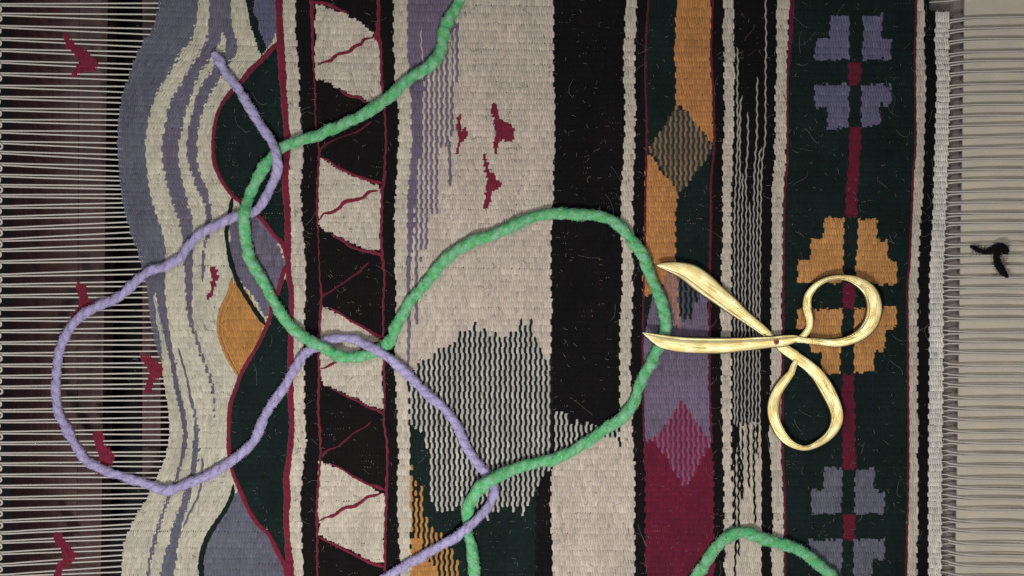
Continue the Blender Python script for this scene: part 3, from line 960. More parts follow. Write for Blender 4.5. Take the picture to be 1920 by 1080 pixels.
cord("red_outline", [(636, 168, 3), (648, 176, 5), (660, 181, 5), (672, 182, 5), (680, 188, 4), (692, 196, 3)], 4, "red", h=2.0, z=2.2, wob=0.4)
cord("red_outline", [(600, 295, 3), (618, 302, 4), (637, 316, 5), (660, 326, 5), (682, 334, 5), (700, 341, 6), (716, 343, 7)], 5, "red", h=2.0, z=2.2, wob=0.4)
cord("red_outline", [(620, 437, 3), (632, 446, 4), (645, 452, 5), (660, 463, 5), (680, 470, 5), (700, 473, 7), (716, 478, 9)], 5, "red", h=2.0, z=2.2, wob=0.4)
cord("red_outline", [(617, 576, 3), (632, 584, 4), (650, 596, 4), (668, 606, 5), (690, 619, 5), (705, 628, 6), (716, 634, 8)], 5, "red", h=2.0, z=2.2, wob=0.4)
cord("red_outline", [(618, 727, 3), (634, 734, 3), (652, 744, 4), (672, 752, 4), (690, 763, 5), (708, 769, 5), (719, 776, 7)], 4, "red", h=2.0, z=2.2, wob=0.4)
cord("red_outline", [(618, 868, 3), (636, 876, 4), (655, 888, 4), (672, 898, 5), (690, 908, 5), (706, 911, 7), (720, 918, 8)], 5, "red", h=2.0, z=2.2, wob=0.4)
cord("red_outline", [(597, 1006, 4), (612, 1013, 4), (627, 1021, 5), (645, 1029, 5), (662, 1038, 5), (680, 1048, 5), (700, 1056, 6), (720, 1062, 7)], 5, "red", h=2.0, z=2.2, wob=0.4)
cord("red_outline", [(693, 491, 4), (680, 503, 4), (668, 514, 4), (652, 524, 3), (638, 534, 3), (622, 545, 3), (608, 552, 5), (602, 562, 7)], 4, "crimson", h=2.0, z=1.8, wob=0.5)
cord("red_outline", [(698, 789, 3), (680, 803, 3), (660, 814, 3), (645, 828, 4), (630, 838, 2.5), (615, 843, 5), (603, 856, 5)], 3, "crimson", h=2.0, z=1.8, wob=0.5)
cord("red_outline", [(697, 226, 3), (684, 238, 4), (668, 247, 3), (640, 258, 2), (615, 268, 4), (602, 280, 5)], 3, "crimson", h=2.0, z=1.8, wob=0.5)
# thin red wefts along the bands
cord("red_edge", [(x, y, 3.6) for y, x in E2 if y < 870], 4, "crimson", h=1.8, z=1.9, wob=0.4, taper=False, label="thin crimson line left of the figured band")
cord("red_edge", [(x + 1, y, 4.4) for y, x in E3 if y < 860], 4, "crimson", h=1.8, z=1.9, wob=0.4, taper=False, label="thin crimson line right of the figured band")
cord("red_edge", [(x + (4.5 if y < 120 else 2.0), y, 8 if y < 100 else 4.6) for y, x in C5R], 5, "crimson", h=1.8, z=1.9, wob=0.5, taper=False,
     label="thin crimson line left of the green band")
cord("red_edge", [(x - 1, y, 4.0) for y, x in C6L], 4, "crimson", h=1.8, z=1.9, wob=0.4, taper=False, label="thin crimson line right of the green band")
# fine wavy lines in their black ground
FINE = [[(1381, 88), (1383, 110), (1382, 180), (1383, 250), (1380, 330), (1377, 400), (1377, 520), (1377, 700), (1377, 800)],
        [(1391, 178), (1388, 200), (1387, 260), (1387, 330), (1384, 400), (1384, 480), (1384, 600), (1383, 720), (1382, 800)],
        [(1402, 210), (1402, 270), (1400, 300), (1398, 340), (1399, 380), (1398, 480), (1397, 560), (1397, 690), (1396, 800)],
        [(1420, 144), (1419, 180), (1419, 250), (1417, 280), (1414, 330), (1413, 400), (1412, 500), (1412, 620), (1411, 720), (1410, 800)],
        [(1435, T), (1435, 0), (1436, 75), (1435, 140), (1435, 220), (1434, 265), (1429, 300), (1427, 345), (1426, 400), (1425, 470), (1424, 600), (1424, 720), (1424, 800)],
        [(1428, 275), (1424, 290), (1421, 330), (1420, 400), (1418.5, 480), (1418, 600), (1418, 700), (1417, 800)],
        [(1392, 325), (1392, 360), (1391, 420), (1391, 520), (1391, 600), (1390, 700), (1390, 800)],
        [(1404, 378), (1406, 400), (1406, 460), (1405, 540), (1405, 620), (1404, 720), (1404, 800)]]
for pl in FINE:
    cord("wavy_line", [(x, y, 3.0) for x, y in pl], 3.0, "cream_dimmed", h=1.8, z=2.4, wob=0.9, ply=0.3)
for pl in [[(1383, 800), (1386, 850), (1390, 938)], [(1377, 790), (1377, 860), (1378, 985), (1380, 1000), (1377, 1080), (1376, 1140)],
           [(1384, 800), (1384, 900), (1385, 1043)], [(1392, 800), (1391, 860), (1392, 938)], [(1402, 795), (1403, 860), (1404, 915)],
           [(1413, 795), (1413, 860), (1414, 930), (1416, 982)], [(1419, 795), (1419, 852)]]:
    cord("wavy_line", [(x, y, 3.4) for x, y in pl], 3.2, "black", h=1.8, z=2.6, wob=1.0, ply=0.3)
for pl in [[(1397, 790), (1397, 840), (1398, 870)], [(1408, 790), (1408, 850), (1409, 900)], [(1424, 790), (1425, 850), (1427, 880)], [(1388, 790), (1389, 840), (1391, 870)]]:
    cord("wavy_line", [(x, y, 4.5) for x, y in pl], 4.2, "cream", h=1.8, z=2.3, wob=0.8, ply=0.3)
# single wefts wandering in the wave field and the purple strip
cord("thin_purple_line", [(335, 652, 3), (340, 672, 4), (346, 692, 4), (352, 715, 5), (357, 742, 6), (363, 768, 7)], 4, "purple", z=2.0, h=1.9, wob=0.5)
cord("thin_purple_line", [(379, 856, 3), (380, 872, 4.5), (377, 907, 4.5), (372, 930, 4), (362, 950, 4), (352, 970, 4), (344, 990, 3)], 4, "purple", z=2.0, h=1.9, wob=0.6)
cord("thin_purple_line", [(381, 470, 3), (380, 500, 3), (380, 530, 2.5)], 3, "purple", z=2.0, h=1.9, wob=0.5)
cord("thin_purple_line", [(766, 480, 7), (766, 520, 7.5), (766, 560, 6.5), (767, 610, 6), (766, 650, 6), (765, 690, 4)], 6, "violet", z=2.0, h=1.9, wob=0.7, label="thin purple line running down to the striped star")
cord("thin_purple_line", [(842, 262, 4), (843, 290, 5), (844, 320, 6), (844, 350, 6.5)], 5, "violet", z=2.0, h=1.9, wob=0.6)
cord("thin_purple_line", [(782, 500, 3), (782, 550, 3), (783, 608, 2.5)], 3, "violet", z=2.0, h=1.9, wob=0.5)
cord("cream_line", [(288, 553, 2.5), (294, 577, 4), (300, 607, 4.5), (305, 640, 4.5), (309, 668, 5)], 4, "cream_grey", z=2.0, h=1.9, wob=0.4)
for pl in [[(790, 55), (790, 80), (793, 110), (793, 150)], [(846, 60), (846, 120), (846, 160)]]:
    cord("cream_line", [(x, y, 3) for x, y in pl], 3, "cream_pink", z=2.2, h=1.8, wob=0.9)

# ------------------------------------------------------------------ warp threads
for k in range(NP_ - 1):
    for s_ in (0, 1):
        j = 2 * k + s_
        sg = -1 if s_ == 0 else 1
        yl = row_l[j]
        xe = float(fx(LEFT, yl))
        pts = [(-70, PAIR_LOOP[k] - 1 + sg * 1.6 + random.uniform(-.4, .4), 0.5), (3, PAIR_LOOP[k] + sg * 1.9, 0.5)]
        for t in (0.2, 0.45, 0.7, 1.0):
            pts.append((3 + (xe + 6 - 3) * t, PAIR_LOOP[k] + sg * 1.9 + (yl - PAIR_LOOP[k] - sg * 1.9) * t, 0.2))
        pts.append((xe + 12, float(row_y(np.array([j]), np.array([xe + 12.]))[0]), -0.9))
        for x in np.linspace(xe + 60, 1765, 12):
            pts.append((x, float(row_y(np.array([j]), np.array([x]))[0]), -0.6))
        yb = PAIR_BOARD[k]
        if k == 0:
            pts = pts[:-1]
        pts.append((1778, hem_mid[k] + sg * 2.8, 0.0))
        pts.append((1806, yb + sg * 2.2 + random.uniform(-.3, .3), 0.4))
        pts.append((1850, yb + sg * 1.9 + (random.uniform(-.5, .5)) + (0.0006 * (yb - 540)) * 6, -0.5))
        pts.append((1920, yb + sg * 1.9 + random.uniform(-1.0, 1.0) + (yb - 540) * 0.006, 0.0))
        pts.append((2010, yb + sg * 1.9 + (yb - 540) * 0.012, 0.0))
        p = spline(pts, 12.0)
        x_ = p[:, 0]
        rad = np.where(x_ < xe + 5, 1.55, np.where(x_ > 1770, 1.5, 1.0))
        V, F, at = tube(p, rad, rad, 6)
        link(mesh_np("warp_thread", V, F, WARP), tapestry)
# knots of the end cord at the far left
proto = None
kp = spline([(-9, -7, 0), (-3, -5, 3), (3, 0, 4), (6, 5, 3), (3, 9.5, 0.5), (-4, 10, -1)], 2.0)
Vk, Fk, _ = tube(kp, 2.0, 2.0, 8, 0.2, 9)
Vk[:, 0] += 960
Vk[:, 1] += 540
for k in range(NP_):
    if proto is None:
        proto = mesh_np("end_knot", Vk, Fk, WARP)
        o = proto
    else:
        o = proto.copy()
    link(o, tapestry)
    x, y, z = P(-2.5 + random.uniform(-1.5, 1.5) - (1 if k < 10 else 0), PAIR_LOOP[k] + 2.5, 0)
    o.location = (x, y, z)
    o.rotation_euler = (0, 0, random.uniform(-0.25, 0.25))

# ------------------------------------------------------------------ stray fibres over the cloth (nobody could count them)


def curls(n, area_fn, L=(8, 34), curl=0.35, r=0.34, z0=3.0):
    Vs = []
    for _ in range(n):
        x, y = area_fn()
        a = random.uniform(0, 2 * math.pi)
        k = random.gauss(0, curl)
        st = 2.6
        m_ = int(random.uniform(*L) / st) + 2
        p = []
        for i in range(m_):
            p.append((x, y, z0 + 1.3 * math.sin(math.pi * i / m_) + random.uniform(-.1, .1)))
            x += st * math.cos(a)
            y += st * math.sin(a)
            k += random.gauss(0, 0.10)
            a += k * 0.5
        p = np.array(p)
        Vs.append(tube(p, r, r, 3, caps=False))
    return join(Vs)


def dark_area():
    while True:
        b_ = random.choice([(565, 742), (565, 600), (1030, 1175), (1190, 1215), (1340, 1356), (1376, 1450), (1470, 1530), (1480, 1712), (1600, 1712), (1722, 1750), (420, 530), (780, 1030)])
        x = random.uniform(*b_)
        y = random.uniform(5, 1075)
        if b_ == (780, 1030) and y < 700:
            continue
        return x, y


V, F, A = curls(210, dark_area, L=(4, 46), curl=0.12, r=0.19)
o = mesh_np("stray_fibre", V, F, FIBRE)
link(o, tapestry, kind="stuff", label="stray pale wool fibres curling over the dark areas")
V, F, A = curls(1500, lambda: (random.uniform(240, 1745), random.uniform(0, 1080)), L=(2.5, 7), r=0.26, z0=2.5)
o = mesh_np("stray_fibre", V, F, FIBRE)
link(o, tapestry, kind="stuff", label="short pale fuzz all over the cloth")


def light_area():
    b_ = random.choice([(774, 1034), (774, 1034), (250, 430), (541, 565), (600, 715), (1040, 1185), (1170, 1190), (1357, 1372), (1453, 1470)])
    return random.uniform(*b_), random.uniform(5, 1075)


V, F, A = curls(170, light_area, L=(3, 9), r=0.38, z0=2.9)
link(mesh_np("stray_fibre", V, F, DFIBRE), tapestry, kind="stuff", label="short dark hairs caught in the cream wool")
V, F, A = curls(22, lambda: (random.uniform(840, 1025), random.uniform(20, 590)), L=(12, 26), r=0.26, z0=2.9)
link(mesh_np("stray_fibre", V, F, DFIBRE), tapestry, kind="stuff", label="long dark hairs on the cream field")


# ------------------------------------------------------------------ woven birds on the bare warps, red
def warp_bird(poly, label, key="red", pitch=3.3, rowstep=5.2, zt=2.6):
    poly = np.asarray(poly, float)
    mn, mx = poly.min(0), poly.max(0)
    Vs, tn = [], []
    j = 0
    y = mn[1] + 1
    while y < mx[1]:
        xs = np.arange(mn[0], mx[0], pitch) + (0.5 * pitch if j % 2 else 0)
        ins = inside(xs, np.full(len(xs), y), poly)
        for x in xs[ins]:
            hl = rowstep * random.uniform(0.8, 1.15)
            hw = pitch * 0.72
            hz = random.uniform(2.0, 2.9)
            le = random.uniform(-1.2, 1.2)
            v = np.empty((5, 4, 3))
            for ti in range(5):
                for ci in range(4):
                    v[ti, ci] = (x + CX[ci] * hw * WW[ti] + le * TT[ti], y + TT[ti] * hl, 0.8 + hz * ZZ[ti] * CZ[ci] - (0.5 if ci in (0, 3) else 0))
            q = np.array([(x - pitch * .6, y - rowstep * .6, 0.6), (x + pitch * .6, y - rowstep * .6, 0.6), (x + pitch * .6, y + rowstep * .6, 0.6), (x - pitch * .6, y + rowstep * .6, 0.6)])
            Vs.append(np.vstack([v.reshape(-1, 3), q]))
            tn.append(random.uniform(0.8, 1.2))
        y += rowstep
        j += 1
    V = np.vstack(Vs)
    F = (fq[None] + 24 * np.arange(len(Vs))[:, None, None]).reshape(-1, 4)
    o = mesh_np("woven_bird", V, F, WOOL[key], None, {"tone": np.repeat(tn, 24)})
    link(o, None, label=label, cat="woven bird", group="red birds woven on the bare warp threads")
    return o


warp_bird([(117, 66), (127, 66), (140, 84), (160, 96), (172, 104), (185, 120), (178, 131), (156, 131), (150, 136), (141, 144), (133, 138), (143, 127),
           (150, 117), (140, 101), (125, 86)], "topmost dark red bird, near the top left corner")
warp_bird([(143, 531), (160, 533), (165, 555), (173, 572), (166, 587), (149, 596), (137, 608), (126, 616), (128, 608), (135, 595), (140, 587), (148, 575),
           (149, 555), (144, 544)], "dark red bird half under the left bend of lavender yarn")
warp_bird([(261, 664), (280, 668), (292, 676), (306, 690), (303, 703), (288, 713), (283, 736), (270, 733), (276, 715), (281, 700), (276, 687), (265, 673)],
          "dark red bird touching the cream edge of the cloth")
warp_bird([(174, 811), (192, 811), (196, 832), (214, 852), (213, 866), (205, 874), (194, 884), (180, 891), (177, 886), (188, 870), (186, 855), (178, 832)],
          "dark red bird crossed by the lower bend of lavender yarn")
warp_bird([(102, 1001), (114, 1001), (126, 1019), (146, 1040), (136, 1056), (121, 1064), (112, 1082), (101, 1082), (106, 1062), (119, 1046), (117, 1032), (103, 1015)],
          "lowest dark red bird, near the bottom left corner")

# ------------------------------------------------------------------ black tufted bird on the right
bb = empty("wool_bird", label="black tufted wool bird on the threads over the beige board", cat="woven bird")


def fuzzy(path, name, mat, parent, sides=12):
    p, s = resample(spline(path, 2.0), 1.2)
    V, F, at = tube(p[:, :3], p[:, 3], np.minimum(p[:, 3], 6.5), sides, 0.15, 14, rough=0.10)
    o = mesh_np(name, V, F, mat, None, {"tone": np.ones(len(V))})
    return link(o, parent)


fuzzy([(1818, 462, 3, 2), (1824, 464, 4, 4), (1834, 469, 4, 4.4), (1846, 473, 4, 4.6), (1858, 469, 4.5, 6), (1868, 464, 5, 8), (1877, 464, 5, 8.5), (1884, 470, 4, 7), (1884, 477, 3, 4)],
      "wing", WOOL["black"], bb)
fuzzy([(1870, 470, 5, 7), (1866, 482, 5, 6), (1869, 492, 4.5, 7), (1874, 502, 4, 7.5), (1880, 511, 4, 6), (1887, 518, 3, 3.6), (1890, 519, 3, 1.5)],
      "body", WOOL["black"], bb)

V, F, A = curls(90, lambda: random.choice([(random.uniform(1820, 1888), random.uniform(461, 478)), (random.uniform(1864, 1886), random.uniform(470, 520))]), L=(3, 8), r=0.4, z0=5)
link(mesh_np("fuzz", V, F, WOOL["black"], None, {"tone": np.ones(len(V))}), bb, kind="stuff")

# ------------------------------------------------------------------ loose yarns


def yarn(name, pts, R_, mat, label, cat, group=None, pitch=44, flat=0.78, z_base=None, ply=0.09, end=(False, False), fuzz_col=None):
    p = np.array([(q[0], q[1], (q[2] if len(q) > 2 else 0.0), (q[3] if len(q) > 3 else R_)) for q in pts], float)
    p[:, 2] += 3.0
    p = spline(p, 4.0)
    p, s = resample(p, 2.2)
    # small wander of width
    wn = np.interp(s, np.arange(0, s[-1] + 30, 10), rng.normal(0, 0.085, len(np.arange(0, s[-1] + 30, 10))))
    rr = p[:, 3] * (1 + wn)
    wx = np.interp(s, np.arange(0, s[-1] + 40, 19), rng.normal(0, 0.9, len(np.arange(0, s[-1] + 40, 19))))
    tx = np.gradient(p[:, :2], axis=0)
    tx /= np.hypot(tx[:, 0], tx[:, 1])[:, None]
    path = np.column_stack([p[:, 0] - tx[:, 1] * wx, p[:, 1] + tx[:, 0] * wx, p[:, 2] + rr * flat])
    V, F, at = tube(path, rr, rr * flat, 20, ply, pitch, 2, rough=0.05, wander=0.45)
    o = mesh_np(name, V, F, mat, None, {"ply": at})
    link(o, None, label=label, cat=cat, group=group)
    # halo of short fibres as a part of the yarn
    n = int(s[-1] * 3.2)
    parts = []
    idx = rng.integers(2, len(path) - 2, n)
    T_ = np.gradient(path[:, :2], axis=0)
    T_ /= np.hypot(T_[:, 0], T_[:, 1])[:, None]
    for i in idx:
        th = random.uniform(-0.4, math.pi + 0.4)
        nx, ny = -T_[i, 1], T_[i, 0]
        r0 = rr[i] * 0.98
        c0 = np.array([path[i, 0] + nx * r0 * math.cos(th), path[i, 1] + ny * r0 * math.cos(th), path[i, 2] + r0 * flat * math.sin(th)])
        d = np.array([nx * math.cos(th), ny * math.cos(th), math.sin(th)]) * 0.45 + np.array([T_[i, 0], T_[i, 1], 0]) * random.uniform(-1, 1) + rng.normal(0, 0.2, 3)
        L_ = random.uniform(1.5, 4.8)
        parts.append(tube(np.array([c0, c0 + d * L_ * .5, c0 + d * L_ + rng.normal(0, .4, 3)]), 0.3, 0.3, 3, caps=False))
    Vh, Fh, Ah = join(parts)
    link(mesh_np("fuzz", Vh, Fh, mat if fuzz_col is None else fuzz_col, None, {"ply": np.ones(len(Vh))}), o, kind="stuff")
    return o


UP = 15
LAV = [(402, 100, 2, 6.5), (404, 104, 0, 7.5), (420, 128), (445, 165), (470, 203), (495, 240), (514, 268, 10), (521, 286, UP), (522, 305, 12), (520, 325, 2), (508, 352), (492, 383), (476, 397), (460, 404), (440, 408), (412, 421),
       (378, 440), (355, 462), (338, 485), (315, 499), (285, 507), (262, 522), (240, 546), (212, 565), (180, 578), (150, 597), (130, 622), (115, 655), (108, 695), (108, 735), (114, 775),
       (130, 808), (146, 838), (165, 862), (195, 880), (232, 892), (268, 906), (300, 914), (318, 918, 0, 9), (345, 909), (385, 893), (425, 870), (455, 848), (478, 826), (490, 800),
       (508, 760), (530, 732), (550, 700), (565, 672), (582, 655), (600, 648, 1), (618, 638, 5), (640, 634), (665, 636), (690, 646, 8), (705, 654, UP), (722, 664, UP - 3), (745, 682), (775, 712), (805, 742), (835, 768), (858, 798),
       (872, 832), (890, 860), (912, 886), (924, 904), (926, 922), (918, 945, 4), (900, 965, 12), (880, 984, UP), (858, 1000, 10), (825, 1022), (785, 1046), (745, 1068), (705, 1092), (660, 1120)]
LAV = [tuple(q) if len(q) > 2 else (q[0], q[1], 0) for q in LAV]
lav = yarn("lavender_yarn", LAV, 8.2, LAV_YARN, "lavender wool yarn looping left across the bare warp threads and under the green yarn", "yarn", pitch=40, ply=0.08)

GR1 = [(880, -50), (868, -15), (858, 10), (840, 42), (832, 68), (827, 95), (815, 116), (790, 136), (762, 155), (738, 178), (708, 200), (676, 220), (640, 237), (600, 254), (565, 266), (536, 276, 0), (518, 290, 0), (498, 312, 0), (483, 338), (470, 368),
       (463, 400, UP - 2), (462, 420, 11), (464, 455), (470, 485), (490, 520), (508, 552), (528, 586), (550, 615), (580, 636, 6), (605, 650, UP), (630, 662, 10), (655, 669, 2), (682, 667, 0), (704, 660, 0), (725, 646, 0),
       (738, 630), (750, 600), (770, 566), (790, 540), (812, 515), (835, 488), (862, 465), (890, 452), (920, 442), (950, 430), (980, 415), (1010, 405), (1040, 401), (1075, 404), (1108, 403),
       (1138, 409), (1162, 426), (1185, 452), (1203, 480), (1218, 512), (1230, 545), (1242, 578), (1248, 600), (1246, 622), (1238, 645), (1226, 668), (1212, 692), (1200, 722), (1188, 752),
       (1168, 780), (1140, 800), (1105, 822), (1070, 845), (1040, 860), (1010, 866), (975, 875), (945, 886, 6), (925, 895, UP), (905, 908, UP - 2, 11), (890, 926, 8, 12), (880, 948, 3, 11), (876, 972, 0, 9), (878, 992, 0, 7.5), (883, 1015, 0, 9), (887, 1045),
       (891, 1085), (896, 1130)]
GR1 = [tuple(q) if len(q) > 2 else (q[0], q[1], 0) for q in GR1]
g1 = yarn("green_yarn", GR1, 10.2, GREEN_YARN, "long green wool yarn looping from the top edge past the scissors", "yarn", "green yarns", pitch=50)
GR2 = [(1270, 1140), (1290, 1100), (1306, 1078), (1320, 1055), (1338, 1030), (1356, 1010), (1378, 998), (1402, 997), (1425, 1007), (1455, 1016), (1488, 1026), (1515, 1042), (1540, 1062), (1560, 1082), (1590, 1130)]
g2 = yarn("green_yarn", [(x, y, 0) for x, y in GR2], 10.4, GREEN_YARN, "short green yarn arch entering at the bottom edge near the right", "yarn", "green yarns", pitch=50)
# bright fibres along the upper side of the green yarns are in their fuzz part


# ------------------------------------------------------------------ scissors
sciss = empty("scissors", label="gold toned scissors lying open with curved blades and looped handles", cat="scissors")


def zplane(x):
    """resting height of the scissors: tips on the yarn, loops just off the cloth"""
    return np.interp(x, [1200, 1250, 1452, 1640], [23, 23, 14, 13])


def blade(name, top, bot, dz, parent, label=None):
    """top/bot: (x, y) polylines from tip to pivot"""
    t = spline(top, 3.0)[:, :2]
    b_ = spline(bot, 3.0)[:, :2]
    n = 90
    t = resample(t, 1.0)[0]
    b_ = resample(b_, 1.0)[0]
    ti = np.column_stack([np.interp(np.linspace(0, 1, n), np.linspace(0, 1, len(t)), t[:, i]) for i in (0, 1)])
    bi = np.column_stack([np.interp(np.linspace(0, 1, n), np.linspace(0, 1, len(b_)), b_[:, i]) for i in (0, 1)])
    # across the blade: side wall, rim chamfer, spine flat, scribed groove, hollow, edge
    fr_ = [0.0, 0.0, 0.05, 0.09, 0.18, 0.22, 0.26, 0.45, 0.70, 0.88, 0.94, 1.0, 1.0]
    hz_ = [-5.0, -0.5, 0.1, 0.3, 0.45, 0.0, 0.55, 0.9, 0.85, 0.5, 0.2, -0.8, -3.5]
    ed_ = [1, 1, 0.9, 0.1, 0.0, 0.9, 0.0, 0, 0, 0, 0.5, 1, 1]
    m_ = len(fr_)
    V = np.empty((n, m_, 3))
    al = np.empty((n, m_))
    ac = np.empty((n, m_))
    ee = np.empty((n, m_))
    wd = np.hypot(*(bi - ti).T)
    s_ = np.r_[0, np.cumsum(np.hypot(*np.diff(ti, axis=0).T))]
    for k in range(m_):
        f_ = fr_[k]
        V[:, k, 0] = ti[:, 0] * (1 - f_) + bi[:, 0] * f_
        V[:, k, 1] = ti[:, 1] * (1 - f_) + bi[:, 1] * f_
        V[:, k, 2] = zplane(V[:, k, 0]) + dz + hz_[k] * np.minimum(1, wd / 10.0)
        al[:, k] = s_
        ac[:, k] = f_ * wd
        ee[:, k] = ed_[k]
    idx = np.arange(n * m_).reshape(n, m_)
    F = np.stack([idx[:-1, :-1], idx[1:, :-1], idx[1:, 1:], idx[:-1, 1:]], -1).reshape(-1, 4)
    # underside
    F2 = np.stack([idx[:-1, 0], idx[:-1, -1], idx[1:, -1], idx[1:, 0]], -1)
    F = np.vstack([F, F2])
    # orientation: make top faces point up
    v0, v1, v2 = V.reshape(-1, 3)[F[200, 0]], V.reshape(-1, 3)[F[200, 1]], V.reshape(-1, 3)[F[200, 2]]
    if np.cross(v1 - v0, v2 - v0)[2] > 0:
        pass
    else:
        F = F[:, ::-1]
    o = mesh_np(name, V.reshape(-1, 3), F, GOLD, None, {"along": al.ravel(), "across": ac.ravel(), "edge": ee.ravel()})
    return link(o, parent, label=label)


def handle(name, pts, dz, parent, label=None, lift=None):
    """pts (x, y, width, side) ; ribbon bent edgewise; side = share of the width shown by the bright inner wall (signed)"""
    p = spline(pts, 3.0)
    p, s = resample(p, 1.6)
    n = len(p)
    T_ = np.gradient(p[:, :2], axis=0)
    T_ /= np.hypot(T_[:, 0], T_[:, 1])[:, None]
    N_ = np.column_stack([-T_[:, 1], T_[:, 0]])
    w = p[:, 2]
    side = p[:, 3]
    fr_ = np.array([-1.0, -1.0, -0.90, -0.80, -0.5, 0.0, 0.5, 0.80, 0.90, 1.0, 1.0])
    hz_ = np.array([-7.0, -0.9, 0.0, 0.35, 0.6, 0.7, 0.6, 0.35, 0.0, -0.9, -7.0])
    ed_ = np.array([1.0, 1.0, 0.85, 0, 0, 0, 0, 0, 0.85, 1.0, 1.0])
    # a scribed line parts off the inner wall
    g = 0.84 - 2 * np.abs(side) * 0.9
    m_ = len(fr_) + 3
    V = np.empty((n, m_, 3))
    ac = np.empty((n, m_))
    ee = np.zeros((n, m_))
    for i in range(n):
        sgn = 1 if side[i] >= 0 else -1
        gi = g[i]
        f_ = np.concatenate([fr_, [gi - 0.07, gi, gi + 0.07]])
        z_ = np.concatenate([hz_, np.interp([gi - 0.07, gi, gi + 0.07], fr_[1:-1], hz_[1:-1]) + np.array([0.1, -0.7, 0.2])])
        e_ = np.concatenate([ed_, [0, 0.9 if abs(side[i]) > 0.02 else 0.0, 0]])
        o_ = np.argsort(f_[1:-1 - 3].tolist() + f_[-3:].tolist(), kind="stable")
        inner = np.concatenate([np.arange(1, len(fr_) - 1), np.arange(len(fr_), m_)])[o_]
        order = np.concatenate([[0], inner, [len(fr_) - 1]])
        f_, z_, e_ = f_[order], z_[order], e_[order]
        # the inner wall slopes down to the cloth
        if abs(side[i]) > 0.02:
            z_ = np.where(f_ > gi, z_ - (f_ - gi) * w[i] * 0.18, z_)
        if sgn < 0:
            f_ = -f_[::-1]
            z_ = z_[::-1]
            e_ = e_[::-1]
        V[i, :, 0] = p[i, 0] + N_[i, 0] * f_ * w[i] / 2
        V[i, :, 1] = p[i, 1] + N_[i, 1] * f_ * w[i] / 2
        V[i, :, 2] = z_
        ac[i] = f_ * w[i] / 2
        ee[i] = e_
    lf = 0 if lift is None else np.interp(s / s[-1], *zip(*lift))
    V[:, :, 2] += (zplane(p[:, 0]) + dz + lf)[:, None] if not np.isscalar(lf) or lf else (zplane(p[:, 0]) + dz)[:, None]
    al = np.repeat(s[:, None], m_, 1)
    idx = np.arange(n * m_).reshape(n, m_)
    F = np.stack([idx[:-1, :-1], idx[:-1, 1:], idx[1:, 1:], idx[1:, :-1]], -1).reshape(-1, 4)
    F = np.vstack([F, np.stack([idx[:-1, -1], idx[:-1, 0], idx[1:, 0], idx[1:, -1]], -1)])
    o = mesh_np(name, V.reshape(-1, 3), F, GOLD, None, {"along": al.ravel(), "across": ac.ravel(), "edge": ee.ravel()})
    return link(o, parent, label=label)


blade("blade", [(1202.5, 622.5), (1215, 623.5), (1240, 626), (1290, 631), (1365, 632), (1427, 630), (1440, 629.5), (1452, 628.5), (1472, 627), (1490, 627.5)],
      [(1202.5, 623.5), (1209, 630), (1217, 638), (1227, 646), (1237, 652), (1265, 659), (1302, 662), (1352, 662), (1402, 657), (1440, 652), (1465, 650), (1481, 645), (1490, 641)],
      3.0, sciss, "lower blade lying nearly level across the green yarn")
blade("blade", [(1230, 498.5), (1238, 503), (1252, 510), (1275, 523), (1302, 545), (1340, 571), (1365, 588), (1390, 604), (1415, 620), (1430, 632), (1440, 642), (1450, 650)],
      [(1230, 497.5), (1237, 494), (1245, 492), (1272, 491.5), (1302, 497), (1330, 515), (1352, 536), (1380, 561), (1402, 584), (1427, 605), (1445, 622), (1462, 640)],
      -5.5, sciss, "upper blade slanting down to the rivet")
handle("handle_loop", [(1472, 637, 19, 0), (1487, 635, 15, 0), (1510, 638, 12, 0.02), (1540, 641, 14, -0.05), (1565, 642, 17, -0.08), (1590, 637, 19, -0.10), (1613, 624, 24, -0.11), (1630, 602, 29, -0.11),
                       (1635, 573, 30, -0.11), (1626, 546, 27, -0.12), (1604, 528, 19, -0.16), (1578, 520.5, 11, -0.22), (1550, 523, 10, -0.24), (1526, 536, 13, -0.10), (1512, 555, 16, -0.03), (1510, 577, 17, 0),
                       (1515, 597, 15, 0), (1515, 613, 13, 0), (1508, 625, 13, 0), (1499, 633, 11, 0)],
       2.0, sciss, "upper handle loop", [(0, 0), (0.15, 0), (0.4, 4), (0.75, 4), (1.0, -2.5)])
handle("handle_loop", [(1456, 641, 15, 0), (1467, 652, 19, 0), (1490, 668, 21, 0), (1513, 685, 23, 0.03), (1532, 704, 26, 0.08), (1549, 731, 28, 0.12), (1563, 762, 26, 0.13), (1566, 786, 24, 0.13),
                       (1556, 809, 19, 0.13), (1534, 828, 14, 0.15), (1507, 838.5, 10, 0.2), (1482, 831, 14, 0.12), (1464, 814, 19, 0.08), (1450, 787, 22, 0.10), (1447, 759, 23, 0.10), (1456, 732, 21, 0.06),
                       (1470, 712, 18, 0.02), (1482, 697, 14, 0), (1487, 684, 12, 0), (1492, 674, 11, 0)],
       -2.0, sciss, "lower handle loop", [(0, -4), (0.12, -2), (0.4, 5), (0.8, 5), (1.0, -2)])


def lathe(name, cx, cy, z0, prof, mat, parent, n=28):
    th = np.linspace(0, 2 * np.pi, n, endpoint=False)
    V = np.array([[(cx + r * math.cos(a), cy + r * math.sin(a), z0 + z) for a in th] for r, z in prof]).reshape(-1, 3)
    m_ = len(prof)
    F = []
    for i in range(m_ - 1):
        for k in range(n):
            F.append([i * n + k, i * n + (k + 1) % n, (i + 1) * n + (k + 1) % n, (i + 1) * n + k])
    F = np.array(F)[:, ::-1]
    o = mesh_np(name, V, F, mat, None)
    return link(o, parent)


